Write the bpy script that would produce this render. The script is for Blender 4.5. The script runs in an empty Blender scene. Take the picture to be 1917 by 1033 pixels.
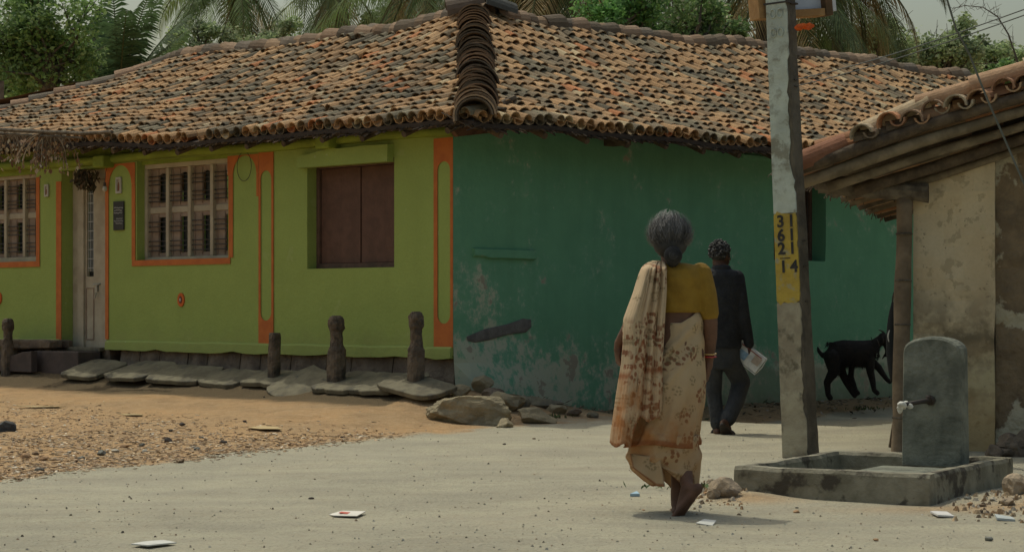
import bpy, math, random
from mathutils import Vector, Matrix, noise
R = math.radians
random.seed(7)
sc = bpy.context.scene
col = sc.collection
# ------------------------------------------------------------------ camera, sky, sun, exposure
F = 3800.0; HX = 958.5; HY = 575.0; CH = 1.08
cam_d = bpy.data.cameras.new('camera'); cam = bpy.data.objects.new('camera', cam_d); col.objects.link(cam)
cam.location = (0, 0, CH); cam.rotation_euler = (R(90), 0, 0)
cam_d.sensor_width = 36; cam_d.sensor_fit = 'HORIZONTAL'
cam_d.lens = 36 * F / 1917; cam_d.shift_y = (HY - 516.5) / 1917
cam_d.clip_start = 0.1; cam_d.clip_end = 3000
sc.camera = cam
SUN = Vector((-.287, .35, 1)).normalized()
w = bpy.data.worlds.new('World'); sc.world = w; w.use_nodes = True
nt = w.node_tree; bg = nt.nodes['Background']
sky = nt.nodes.new('ShaderNodeTexSky'); sky.sky_type = 'NISHITA'; sky.sun_disc = False
sky.sun_elevation = math.asin(SUN.z); sky.sun_rotation = math.atan2(SUN.x, SUN.y)
sky.air_density = 1.6; sky.dust_density = 6.0; sky.ozone_density = 1.0; sky.altitude = 0
nt.links.new(sky.outputs[0], bg.inputs[0]); bg.inputs[1].default_value = 0.15
sd = bpy.data.lights.new('sun', 'SUN'); sd.energy = 2.45; sd.angle = R(0.6); sd.color = (1, .94, .84)
so = bpy.data.objects.new('sun', sd); col.objects.link(so)
so.rotation_euler = SUN.to_track_quat('Z', 'Y').to_euler(); so.location = (0, 0, 20)
sc.view_settings.view_transform = 'Standard'; sc.view_settings.look = 'None'
sc.view_settings.exposure = -0.6; sc.view_settings.gamma = 1
sc.view_settings.use_white_balance = True; sc.view_settings.white_balance_temperature = 6600; sc.view_settings.white_balance_tint = 1

# ------------------------------------------------------------------ helpers
def P(px, py, d): return Vector(((px - HX) / F * d, d, CH + (HY - py) / F * d))
I4 = Matrix.Identity(4)
PM = {}
def tag(o, label=None, cat=None, group=None, kind=None):
    if label: o['label'] = label
    if cat: o['category'] = cat
    if group: o['group'] = group
    if kind: o['kind'] = kind
    return o
def put(o, parent, M):
    PM[o.name] = M
    if parent is not None:
        o.parent = parent; o.matrix_basis = PM[parent.name].inverted() @ M
    else: o.matrix_basis = M
    col.objects.link(o)
def empty(name, loc, label, cat, group=None, M=None):
    o = bpy.data.objects.new(name, None); o.empty_display_size = .2
    put(o, None, M if M is not None else Matrix.Translation(loc)); return tag(o, label, cat, group)
def lerp(a, b, t): return a + (b - a) * t
def sm(a, b, x):
    t = max(0., min(1., (x - a) / (b - a))); return t * t * (3 - 2 * t)
def nz(p, s=1.0, o=3): return noise.fractal(Vector(p) * s, 1.0, 2.0, o)

class MB:
    def __init__(s): s.v = []; s.f = []; s.c = []; s.m = []
    def add(s, vs, fs, c=(1, 1, 1), m=0):
        b = len(s.v); s.v += [Vector(v) for v in vs]
        for f in fs: s.f.append([i + b for i in f]); s.c.append(c); s.m.append(m)
    def box(s, lo, hi, c=(1, 1, 1), M=None, m=0, skip=()):
        x0, y0, z0 = lo; x1, y1, z1 = hi
        vs = [Vector(p) for p in ((x0,y0,z0),(x1,y0,z0),(x1,y1,z0),(x0,y1,z0),(x0,y0,z1),(x1,y0,z1),(x1,y1,z1),(x0,y1,z1))]
        if M is not None: vs = [M @ v for v in vs]
        fs = [(0,3,2,1),(4,5,6,7),(0,1,5,4),(1,2,6,5),(2,3,7,6),(3,0,4,7)]
        s.add(vs, fs, c, m)
    def frame(s, t):  # axes perpendicular to t
        t = t.normalized(); a = Vector((0, 0, 1)) if abs(t.z) < .9 else Vector((1, 0, 0))
        x = t.cross(a).normalized(); return x, t.cross(x).normalized()
    def tube(s, pts, rs, n=8, c=(1, 1, 1), cap=True, m=0):
        pts = [Vector(p) for p in pts]
        if not hasattr(rs, '__len__'): rs = [rs] * len(pts)
        vs = []; ux = None
        for i, p in enumerate(pts):
            t = (pts[min(i + 1, len(pts) - 1)] - pts[max(i - 1, 0)])
            if t.length < 1e-9: t = Vector((0, 0, 1))
            t.normalize()
            if ux is None: ux, uy = s.frame(t)
            else:
                ux = (ux - t * ux.dot(t)).normalized(); uy = t.cross(ux)
            for k in range(n):
                a = 2 * math.pi * k / n; vs.append(p + (ux * math.cos(a) + uy * math.sin(a)) * rs[i])
        fs = [(i*n+k, i*n+(k+1)%n, (i+1)*n+(k+1)%n, (i+1)*n+k) for i in range(len(pts)-1) for k in range(n)]
        if cap: fs += [tuple(range(n))[::-1], tuple((len(pts)-1)*n + k for k in range(n))]
        s.add(vs, fs, c, m)
    def rings(s, rings, c=(1, 1, 1), cap=True, m=0, close=True):
        n = len(rings[0]); vs = [v for r in rings for v in r]
        kk = n if close else n - 1
        fs = [(i*n+k, i*n+(k+1)%n, (i+1)*n+(k+1)%n, (i+1)*n+k) for i in range(len(rings)-1) for k in range(kk)]
        if cap: fs += [tuple(range(n))[::-1], tuple((len(rings)-1)*n + k for k in range(n))]
        s.add(vs, fs, c, m)
    def ell(s, c0, r, rot=None, n=12, c=(1, 1, 1)):
        rs = []
        Rm = rot if rot is not None else Matrix.Identity(3)
        c0 = Vector(c0)
        for i in range(n // 2 + 1):
            th = math.pi * max(.02, min(.98, i / (n // 2)))
            rs.append([c0 + Rm @ Vector((r[0]*math.sin(th)*math.cos(2*math.pi*k/n), r[1]*math.sin(th)*math.sin(2*math.pi*k/n), -r[2]*math.cos(th))) for k in range(n)])
        s.rings(rs, c)
    def cap2(s, p0, r0, p1, r1, n=12):
        p0 = Vector(p0); p1 = Vector(p1)
        s.tube([p0, p1], [r0, r1], n); s.ell(p0, (r0,)*3, n=n); s.ell(p1, (r1,)*3, n=n)
    def chain(s, pts):
        for a, b in zip(pts[:-1], pts[1:]): s.cap2(a[0], a[1], b[0], b[1])
    def prism(s, poly, h, c=(1, 1, 1), m=0):  # poly in local (u,z) -> y from 0..h
        n = len(poly); vs = [(p[0], 0, p[1]) for p in poly] + [(p[0], h, p[1]) for p in poly]
        fs = [tuple(range(n)), tuple(range(2*n-1, n-1, -1))] + [(i, i+n, (i+1)%n+n, (i+1)%n) for i in range(n)]
        s.add(vs, fs, c, m)
    def ringp(s, outer, inner, h, c=(1, 1, 1), base=0):
        n = len(outer)
        vs = [(p[0], base+h, p[1]) for p in outer] + [(p[0], base+h, p[1]) for p in inner] + [(p[0], base, p[1]) for p in outer] + [(p[0], base, p[1]) for p in inner]
        fs = []
        for i in range(n):
            j = (i + 1) % n
            fs += [(i, j, j+n, i+n), (i+2*n, j+2*n, j, i), (i+n, j+n, j+3*n, i+3*n)]
        s.add(vs, fs, c)
    def build(s, name, mats, parent=None, M=I4, smooth=False, label=None, cat=None, group=None, kind=None, origin=None, bevel=0, remesh=0, sub=0, fix=False):
        me = bpy.data.meshes.new(name)
        vs = s.v
        if parent is None and M is I4:
            if origin is None:
                xs = [v.x for v in vs]; ys = [v.y for v in vs]; zs = [v.z for v in vs]
                origin = Vector(((min(xs)+max(xs))/2, (min(ys)+max(ys))/2, min(zs)))
            origin = Vector(origin); vs = [v - origin for v in vs]; M = Matrix.Translation(origin)
        me.from_pydata([tuple(v) for v in vs], [], s.f)
        if not isinstance(mats, (list, tuple)): mats = [mats]
        for m_ in mats: me.materials.append(m_)
        if len(mats) > 1: me.polygons.foreach_set('material_index', s.m)
        if any(c != (1, 1, 1) for c in s.c):
            at = me.color_attributes.new('Col', 'FLOAT_COLOR', 'CORNER'); buf = []
            for f, c in zip(s.f, s.c): buf += [c[0], c[1], c[2], 1.0] * len(f)
            at.data.foreach_set('color', buf)
        if fix or remesh:
            import bmesh
            bm = bmesh.new(); bm.from_mesh(me); bmesh.ops.recalc_face_normals(bm, faces=bm.faces); bm.to_mesh(me); bm.free()
        if smooth: me.polygons.foreach_set('use_smooth', [True] * len(me.polygons))
        o = bpy.data.objects.new(name, me)
        put(o, parent, M)
        if bevel:
            b = o.modifiers.new('b', 'BEVEL'); b.width = bevel; b.segments = 2; b.limit_method = 'ANGLE'
        if remesh:
            r = o.modifiers.new('r', 'REMESH'); r.mode = 'VOXEL'; r.voxel_size = remesh; r.use_smooth_shade = True
            q = o.modifiers.new('s', 'SMOOTH'); q.factor = .5; q.iterations = 4
        if sub:
            q = o.modifiers.new('u', 'SUBSURF'); q.levels = sub; q.render_levels = sub
        return tag(o, label, cat, group, kind)

MATS = {}
def mat(name, a, b=None, rough=.85, scale=6, bump=0, bscale=40, thr=(.4, .6), attr=False, metal=0, alpha=None, detail=6, dist=.02, spec=.3, c3=None, s3=2.0, t3=(.55, .65), twoside=None):
    if name in MATS: return MATS[name]
    m = bpy.data.materials.new(name); m.use_nodes = True; N = m.node_tree; L = N.links.new
    p = N.nodes['Principled BSDF']; p.inputs['Roughness'].default_value = rough; p.inputs['Metallic'].default_value = metal
    p.inputs['Specular IOR Level'].default_value = spec
    tc = N.nodes.new('ShaderNodeTexCoord'); co = tc.outputs['Object']
    def nodeN(s, d=6):
        n = N.nodes.new('ShaderNodeTexNoise'); n.inputs['Scale'].default_value = s; n.inputs['Detail'].default_value = d; n.inputs['Roughness'].default_value = .6
        L(co, n.inputs['Vector']); return n.outputs['Fac']
    def ramp(src, t0, t1):
        r = N.nodes.new('ShaderNodeMapRange'); r.inputs[1].default_value = t0; r.inputs[2].default_value = t1; L(src, r.inputs[0]); return r.outputs[0]
    def mix(f, x, y, mode='MIX'):
        q = N.nodes.new('ShaderNodeMix'); q.data_type = 'RGBA'; q.blend_type = mode
        if hasattr(f, 'links'): L(f, q.inputs[0])
        else: q.inputs[0].default_value = f
        for k, z in ((6, x), (7, y)):
            if hasattr(z, 'links'): L(z, q.inputs[k])
            else: q.inputs[k].default_value = (*z, 1)
        return q.outputs[2]
    out = mix(ramp(nodeN(scale, detail), *thr), a, b if b else tuple(x * .7 for x in a))
    if c3: out = mix(ramp(nodeN(s3, 8), *t3), out, c3)
    if attr:
        at = N.nodes.new('ShaderNodeVertexColor'); at.layer_name = 'Col'; out = mix(1.0, out, at.outputs[0], 'MULTIPLY')
    L(out, p.inputs['Base Color'])
    if bump:
        bn = N.nodes.new('ShaderNodeBump'); bn.inputs['Strength'].default_value = bump; bn.inputs['Distance'].default_value = dist
        L(nodeN(bscale, 8), bn.inputs['Height']); L(bn.outputs[0], p.inputs['Normal'])
    m['h'] = 1
    MATS[name] = m; m_nodes[name] = (N, L, p, co, nodeN, ramp, mix, out)
    return m
m_nodes = {}

# wall frames
C0 = Vector((-.58, 20, 0))
Ld = Vector((-.716, .698, 0)); nl = Vector((-.698, -.716, 0))
Gd = Vector((.698, .716, 0)); ng = Vector((.716, -.698, 0))
def mk(x, y, o): return Matrix(((x.x, y.x, 0, o.x), (x.y, y.y, 0, o.y), (0, 0, 1, o.z), (0, 0, 0, 1)))
ML = mk(Ld, nl, C0)          # lime frame: u along wall to the left, n outwards, z
MG = mk(-Gd, ng, C0)         # green frame: u = -t
def onplane(px, py, n, off=0, o=C0):
    r = Vector(((px - HX) / F, 1, (HY - py) / F)); o2 = o + n * off
    k = (o2 - Vector((0, 0, CH))).dot(n) / r.dot(n); return Vector((0, 0, CH)) + r * k
def LU(px, py, off=0):
    p = onplane(px, py, nl, off); return ((p - C0).dot(Ld), p.z)
def GU(px, py, off=0):
    p = onplane(px, py, ng, off); return ((p - C0).dot(-Gd), p.z)

# ------------------------------------------------------------------ terrain
BND = [(-30, 3), (-5, 10.6), (-3.2, 12.67), (-2.43, 14.03), (-2.03, 15.2), (-1.51, 16.05), (-.93, 17), (-.28, 17.9), (.2, 18.2), (.94, 18.6), (3, 22.3), (6, 26), (60, 80)]
def bnd(x):
    for a, b in zip(BND[:-1], BND[1:]):
        if x <= b[0]: return lerp(a[1], b[1], (x - a[0]) / (b[0] - a[0]))
    return 90
def coords(x, y):
    q = Vector((x, y, 0)) - C0; return q.dot(nl), q.dot(ng)
def gz(x, y):
    dl, dg = coords(x, y)
    A = (1 - sm(.3, .95, dl)) * .5 + (1 - sm(.8, 3.6, dl)) * .5 if dl > 0 else 1 - sm(0, 1.9, -dl)
    B = 1 - sm(0, 1.5, dg) if dg > 0 else 1
    z = .29 * A * B
    t = -dl
    low = -.16 * sm(.8, 3.5, t) * sm(16.2, 20.5, y) * (1 - .75 * (1 - sm(.4, 1.1, dg)))
    if y > 40: low *= 0
    z += low
    z += .018 * nz((x, y, 0), .6) + .003 * nz((x, y, 5), 3)
    if 6 < y < 28 and abs(x) < 9: z += .012 * nz((x, y, 11), 4.5) * (1 if y > bnd(x) - .2 else .1)
    # sandy heap beside the basin and litter field
    z += .05 * math.exp(-((x - 3.2) ** 2 / .25 + (y - 11.3) ** 2 / .12)) + .03 * math.exp(-((x - 1.28) ** 2 / .06 + (y - 11.55) ** 2 / .03))
    z += .05 * math.exp(-((x + 3.9) ** 2 / .8 + (y - 15.0) ** 2 / 1.5))
    return z
def gpx(px, py):
    rx = (px - HX) / F; rz = (HY - py) / F
    d = 6.0
    while d < 60:
        if CH + rz * d <= gz(rx * d, d): break
        d += .04
    return Vector((rx * d, d, gz(rx * d, d)))
def axis(a, b, st, lo, hi):
    xs = []; x = a
    while x < b: xs.append(x); x += st
    xs.append(b); s = st; x = b
    while x < hi: s *= 1.5; x += s; xs.append(x)
    s = st; x = a
    while x > lo: s *= 1.5; x -= s; xs.insert(0, x)
    return xs
xs = axis(-8, 6, .07, -900, 900); ys = axis(7.0, 27, .08, -300, 1200)
def sandmask(x, y):
    b = bnd(x); e = .22 * nz((x, y, 2), 2.2) + .12 * nz((x, y, 9), 7)
    dl, dg = coords(x, y)
    m = sm(-.15, .15, y - b + e)
    if x > -.3: m *= sm(1.9, 1.2, dg + e * 2) if False else (1 - sm(1.1, 1.7, dg + e * 2))
    m = max(m, .9 * math.exp(-((x - 3.25) ** 2 / .28 + (y - 11.2) ** 2 / .1)) + e * .3, .8 * math.exp(-((x - 1.35) ** 2 / .07 + (y - 11.4) ** 2 / .03)),
            .75 * math.exp(-((x - 2.6) ** 2 / .5 + (y - 10.95) ** 2 / .03)))
    return max(0, min(1, m))
gm = bpy.data.materials.new('ground_mat'); gm.use_nodes = True
def ground_material():
    N = gm.node_tree; L = N.links.new; p = N.nodes['Principled BSDF']; p.inputs['Roughness'].default_value = .95; p.inputs['Specular IOR Level'].default_value = .15
    geo = N.nodes.new('ShaderNodeNewGeometry'); pos = geo.outputs['Position']
    def noi(s, d=8, r=.65, vec=None):
        n = N.nodes.new('ShaderNodeTexNoise'); n.inputs['Scale'].default_value = s; n.inputs['Detail'].default_value = d; n.inputs['Roughness'].default_value = r
        L(vec if vec else pos, n.inputs['Vector']); return n.outputs['Fac']
    def mr(s, a, b, c=0, d=1):
        r = N.nodes.new('ShaderNodeMapRange'); L(s, r.inputs[0])
        for i, q in enumerate((a, b, c, d)): r.inputs[i+1].default_value = q
        return r.outputs[0]
    def mix(f, x, y, mode='MIX'):
        q = N.nodes.new('ShaderNodeMix'); q.data_type = 'RGBA'; q.blend_type = mode
        if hasattr(f, 'links'): L(f, q.inputs[0])
        else: q.inputs[0].default_value = f
        for k, z in ((6, x), (7, y)):
            if hasattr(z, 'links'): L(z, q.inputs[k])
            else: q.inputs[k].default_value = (*z, 1)
        return q.outputs[2]
    mp = N.nodes.new('ShaderNodeMapping'); mp.inputs['Scale'].default_value = (.75, 1.3, 1); mp.inputs['Rotation'].default_value = (0, 0, R(-14)); L(pos, mp.inputs['Vector'])
    grey = mix(mr(noi(1.3, 8, .6, mp.outputs[0]), .38, .64), (.335, .31, .235), (.43, .395, .29))
    grey = mix(mr(noi(9, 8, .7, mp.outputs[0]), .52, .7, 0, .55), grey, (.27, .235, .165))
    grey = mix(mr(noi(60, 4), .56, .68, 0, .7), grey, (.15, .13, .10)); grey = mix(mr(noi(20, 6, .8), .62, .66, 0, .6), grey, (.19, .165, .12)); grey = mix(mr(noi(.45, 4), .45, .65, 0, .35), grey, (.44, .40, .30))
    grey = mix(mr(noi(38, 3), .63, .72, 0, .5), grey, (.55, .53, .46))
    sand = mix(mr(noi(1.1), .35, .65), (.46, .29, .145), (.38, .26, .145))
    sand = mix(mr(noi(14), .5, .7, 0, .6), sand, (.52, .38, .23)); sand = mix(mr(noi(3.2, 10, .75), .48, .62, 0, .6), sand, (.28, .185, .10)); sand = mix(mr(noi(18, 8, .8), .60, .64, 0, .7), sand, (.20, .13, .075))
    sand = mix(mr(noi(55, 4), .58, .72, 0, .7), sand, (.17, .10, .05))
    at = N.nodes.new('ShaderNodeVertexColor'); at.layer_name = 'Col'
    sp = N.nodes.new('ShaderNodeSeparateColor'); L(at.outputs[0], sp.inputs[0])
    c = mix(sp.outputs[0], grey, sand); c = mix(sp.outputs[1], c, (.13, .095, .055))
    L(c, p.inputs['Base Color'])
    vor = N.nodes.new('ShaderNodeTexVoronoi'); vor.inputs['Scale'].default_value = 28; L(pos, vor.inputs['Vector'])
    ad = N.nodes.new('ShaderNodeMath'); ad.operation = 'MULTIPLY_ADD'; L(mr(vor.outputs[0], .1, .5, 1, 0), ad.inputs[0]); ad.inputs[1].default_value = .35; L(noi(22, 10, .75), ad.inputs[2])
    b = N.nodes.new('ShaderNodeBump'); b.inputs['Strength'].default_value = .75; b.inputs['Distance'].default_value = .03
    L(ad.outputs[0], b.inputs['Height']); L(b.outputs[0], p.inputs['Normal'])
ground_material()
nx = len(xs); gv = []; gc = []
for y in ys:
    for x in xs:
        gv.append((x, y, gz(x, y)))
        dl, dg = coords(x, y)
        dirt = max(0, (1 - sm(.9, 1.25, dl + .15 * nz((x, y, 3), 3)))) * (1 if dl > 0 and dg < 0 else 0)
        if dg > 0 and dg < 1.3 and dl < 0: dirt = max(dirt, .55 * (1 - sm(.6, 1.2, dg)))
        gc.append((sandmask(x, y), dirt))
for name, want in (('road', 0), ('ground', 1)):
    fs = []
    for j in range(len(ys) - 1):
        for i in range(nx - 1):
            a = j * nx + i
            s_ = (gc[a][0] + gc[a+1][0] + gc[a+nx][0] + gc[a+nx+1][0]) / 4
            isr = s_ < .5 and ys[j] < 60 and abs(xs[i]) < 60
            if isr == (want == 0): fs.append((a, a+1, a+nx+1, a+nx))
    used = sorted({i for f in fs for i in f}); idx = {u: k for k, u in enumerate(used)}
    me = bpy.data.meshes.new(name); me.from_pydata([gv[u] for u in used], [], [tuple(idx[i] for i in f) for f in fs])
    ca = me.color_attributes.new('Col', 'FLOAT_COLOR', 'POINT')
    ca.data.foreach_set('color', [q for u in used for q in (gc[u][0], gc[u][1], 0, 1)])
    me.materials.append(gm); me.polygons.foreach_set('use_smooth', [True] * len(me.polygons))
    o = bpy.data.objects.new(name, me); put(o, None, I4); tag(o, kind='structure')

# ------------------------------------------------------------------ materials
def wallmat(name, base, base2, wear, green=False):
    m = mat(name, base, base2, .9, scale=2.5, thr=(.3, .7), bump=.45, bscale=14, spec=.15)
    N, L, p, co, nodeN, ramp, mix, out = m_nodes[name]
    sx = N.nodes.new('ShaderNodeSeparateXYZ'); L(co, sx.inputs[0])
    def math_(op, a, b):
        q = N.nodes.new('ShaderNodeMath'); q.operation = op
        for i, z in enumerate((a, b)):
            if hasattr(z, 'links'): L(z, q.inputs[i])
            else: q.inputs[i].default_value = z
        return q.outputs[0]
    def mr(s, a, b, c=0, d=1):
        r = N.nodes.new('ShaderNodeMapRange'); L(s, r.inputs[0])
        for i, q in enumerate((a, b, c, d)): r.inputs[i+1].default_value = q
        return r.outputs[0]
    u, z = sx.outputs[0], sx.outputs[2]
    # streaks down the plaster
    mp = N.nodes.new('ShaderNodeMapping'); mp.inputs['Scale'].default_value = (3.0, 1, .35); L(co, mp.inputs['Vector'])
    n2 = N.nodes.new('ShaderNodeTexNoise'); n2.inputs['Scale'].default_value = 2.2; n2.inputs['Detail'].default_value = 7; L(mp.outputs[0], n2.inputs['Vector'])
    out = mix(mr(n2.outputs['Fac'], .45, .75, 0, .22 if green else .10), out, tuple(x * .6 for x in base))
    if green:
        n = nodeN(1.6, 12); n3 = nodeN(7, 14); n4 = nodeN(3.2, 10)
        mpz = N.nodes.new('ShaderNodeMapping'); mpz.inputs['Scale'].default_value = (1.0, 1, .8); mpz.inputs['Rotation'].default_value = (0, .5, 0); L(co, mpz.inputs['Vector'])
        n5 = N.nodes.new('ShaderNodeTexNoise'); n5.inputs['Scale'].default_value = 13; n5.inputs['Detail'].default_value = 12; n5.inputs['Roughness'].default_value = .8; L(mpz.outputs[0], n5.inputs['Vector']); n5 = n5.outputs['Fac']
        s = math_('ADD', math_('MULTIPLY', n, .5), math_('ADD', math_('MULTIPLY', n3, .3), math_('MULTIPLY', n5, .45)))
        lowb = math_('MULTIPLY', mr(z, .95, .45, 0, .10), mr(z, -.1, .3, .5, 1))
        corner = math_('MULTIPLY', mr(u, -1.7, -.1, 0, .095), mr(z, 1.2, 1.9, 1, 0))
        k = math_('ADD', lowb, corner)
        s = math_('ADD', s, k)
        # older pale green coat showing through
        out = mix(mr(s, .66, .72, 0, .65), out, (.20, .36, .24))
        out = mix(mr(s, .71, .765, 0, .8), out, wear)
        out = mix(math_('MULTIPLY', mr(n4, .60, .62), mr(s, .70, .76)), out, (.30, .27, .20))
        band = math_('MULTIPLY', mr(u, -3.3, -3.9, 0, 1), mr(math_('ADD', z, math_('MULTIPLY', n3, .3)), .50, .56, 1, 0))
        out = mix(math_('MULTIPLY', band, .55), out, (.27, .24, .16))
        out = mix(mr(math_('ADD', z, math_('MULTIPLY', n3, .4)), .30, .12, 0, .5), out, (.16, .14, .09))
        out = mix(mr(nodeN(24, 12), .69, .71, 0, .5), out, (.5, .5, .42))
    else:
        out = mix(mr(nodeN(7, 14), .70, .715, 0, .5), out, wear)
        out = mix(mr(nodeN(1.1, 6), .42, .62, 0, .30), out, tuple(x * .82 for x in base)); out = mix(mr(nodeN(45, 6), .45, .62, 0, .22), out, tuple(x * .7 for x in base)); out = mix(mr(nodeN(3.3, 14), .63, .65, 0, .22), out, (.42, .47, .20))
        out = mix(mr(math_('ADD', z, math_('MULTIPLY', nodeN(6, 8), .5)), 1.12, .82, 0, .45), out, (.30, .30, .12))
        out = mix(mr(z, .55, .72, .35, 0), out, tuple(x * .75 for x in base))
    L(out, p.inputs['Base Color']); return m
m_lime = wallmat('lime_plaster', (.34, .42, .115), (.30, .37, .10), (.50, .54, .34))
m_green = wallmat('green_plaster', (.16, .35, .205), (.135, .305, .18), (.47, .45, .33), True)
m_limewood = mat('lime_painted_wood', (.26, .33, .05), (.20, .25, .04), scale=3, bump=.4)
m_orange = mat('orange_paint', (.52, .16, .04), (.45, .13, .035), scale=6, bump=.2, bscale=30)
m_plinth = mat('plinth_stone', (.20, .155, .11), (.12, .09, .065), scale=4, bump=1, bscale=9, dist=.05)
m_cream = mat('cream_wood', (.46, .40, .29), (.38, .32, .23), scale=5, bump=.15)
m_pink = mat('pinkish_wood', (.32, .24, .18), (.25, .18, .13), scale=6, bump=.15)
m_dark = mat('dark_interior', (.02, .022, .02), (.012, .013, .012))
m_glass = mat('dark_glass', (.035, .04, .04), (.02, .025, .025), rough=.25, spec=.5)
m_iron = mat('black_iron', (.035, .03, .028), (.05, .035, .025), rough=.6, spec=.4)
m_brown = mat('brown_shutter', (.135, .07, .048), (.105, .055, .038), scale=7, bump=.3, bscale=25, rough=.7, c3=(.3, .22, .15), s3=26, t3=(.74, .78))
m_brown2 = mat('brown_frame', (.15, .085, .06), (.10, .06, .042), scale=7, bump=.3, rough=.75)
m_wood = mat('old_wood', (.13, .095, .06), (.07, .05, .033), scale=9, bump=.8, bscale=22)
m_woodgrey = mat('grey_wood', (.17, .14, .10), (.08, .062, .043), scale=8, bump=.9, bscale=18)
m_tile = mat('clay_tile', (1, 1, 1), (.78, .76, .73), scale=11, bump=.5, bscale=60, attr=True, rough=.9, thr=(.35, .7), c3=(.60, .57, .52), s3=17, t3=(.57, .72))
m_tilehut = mat('clay_tile_large', (1, 1, 1), (.72, .68, .62), scale=9, bump=.5, bscale=30, attr=True, rough=.9, thr=(.35, .7))
m_slab = mat('stone_slab', (.20, .175, .115), (.13, .112, .075), scale=5, bump=.8, bscale=14, c3=(.10, .09, .07), s3=7)
m_post = mat('stone_post', (.165, .125, .085), (.085, .066, .048), scale=7, bump=1, bscale=22, dist=.03, c3=(.05, .045, .036), s3=6)
m_rock = mat('rock', (.33, .27, .165), (.21, .175, .11), scale=3, bump=.9, bscale=10, dist=.04, c3=(.30, .26, .17), s3=5)
m_rock2 = mat('field_stone', (.36, .28, .19), (.20, .16, .12), scale=9, bump=.8, bscale=30)
m_pave = mat('doorstep_stone', (.10, .075, .065), (.07, .055, .048), scale=4, bump=.4, bscale=12)
m_conc = mat('tap_concrete', (.225, .23, .18), (.11, .115, .09), scale=4.5, bump=.9, bscale=24, c3=(.27, .275, .23), s3=5, t3=(.6, .8))
m_basin = mat('basin_concrete', (.27, .25, .185), (.17, .155, .11), scale=5, bump=.7, bscale=20, c3=(.07, .06, .045), s3=5.5, t3=(.53, .60))
m_white = mat('white_paper', (.72, .72, .70), (.6, .6, .6), scale=8)
m_red = mat('red_print', (.5, .13, .08), (.42, .12, .08))
m_cloth = mat('white_rag', (.7, .68, .62), (.5, .48, .42), scale=20)

def stad(x0, x1, z0, z1, n=10, bottom=True):
    cx = (x0 + x1) / 2; r = abs(x1 - x0) / 2; rz = r
    p = []
    for i in range(n + 1):
        a = math.pi * i / n; p.append((cx + r * math.cos(a), z1 - rz + rz * math.sin(a)))
    if bottom:
        for i in range(n + 1):
            a = math.pi + math.pi * i / n; p.append((cx + r * math.cos(a), z0 + rz + rz * math.sin(a)))
    else:
        p += [(cx - r, z0 + (z1 - rz - z0) * (1 - i / n)) for i in range(1, n // 2)] + [(cx - r, z0), (cx + r, z0)]
    return p
def rectout(inner, x0, x1, z0, z1):
    cx = (min(p[0] for p in inner) + max(p[0] for p in inner)) / 2; cz = (min(p[1] for p in inner) + max(p[1] for p in inner)) / 2
    out = []
    for (x, z) in inner:
        dx = x - cx; dz = z - cz
        # straight part: push horizontally; curved part: push to nearest rect edge
        if z > z1 - 1e9: pass
        out.append(None)
    hw = abs(x1 - x0) / 2; hi = max(abs(p[0] - cx) for p in inner); mc = (x0 + x1) / 2
    zi1 = max(p[1] for p in inner); zi0 = min(p[1] for p in inner); r = hi
    for k, (x, z) in enumerate(inner):
        dx = (x - cx) / hi
        top = z > zi1 - r + 1e-5; bot = z < zi0 + r - 1e-5
        if top or bot:
            s_ = max(abs(dx), ((z - (zi1 - r)) if top else ((zi0 + r) - z)) / r)
            ez = z1 if top else z0; bz = zi1 - r if top else zi0 + r
            fz = (abs(z - bz) / r) / s_
            out[k] = (mc + dx / s_ * hw, bz + (ez - bz) * fz)
        else: out[k] = (mc + (1 if dx > 0 else -1) * hw, z)
    return out

def wall_open(mb, u0, u1, z0, z1, ops, th, step=0):
    us = sorted({u0, u1, *[o[0] for o in ops], *[o[1] for o in ops]}); zs = sorted({z0, z1, *[o[2] for o in ops], *[o[3] for o in ops]})
    if step:
        for arr in (us, zs):
            k = 0
            while k < len(arr) - 1:
                if arr[k+1] - arr[k] > step * 1.5: arr.insert(k + 1, arr[k] + step)
                k += 1
    iu = {u: i for i, u in enumerate(us)}; nu = len(us)
    vs = [(u, 0, z) for z in zs for u in us] + [(u, -th, z) for z in zs for u in us]; K = nu * len(zs)
    def solid(i, j):
        if i < 0 or j < 0 or i >= nu - 1 or j >= len(zs) - 1: return False
        uc = (us[i] + us[i+1]) / 2; zc = (zs[j] + zs[j+1]) / 2
        return not any(o[0] < uc < o[1] and o[2] < zc < o[3] for o in ops)
    fs = []
    for j in range(len(zs) - 1):
        for i in range(nu - 1):
            if not solid(i, j): continue
            a = j*nu+i; b = a+1; c = a+nu+1; d = a+nu
            fs += [(a, d, c, b), (a+K, b+K, c+K, d+K)]
            if not solid(i-1, j): fs.append((a, a+K, d+K, d))
            if not solid(i+1, j): fs.append((b, c, c+K, b+K))
            if not solid(i, j-1): fs.append((a, b, b+K, a+K))
            if not solid(i, j+1): fs.append((d, d+K, c+K, c))
    mb.add(vs, fs)

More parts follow.
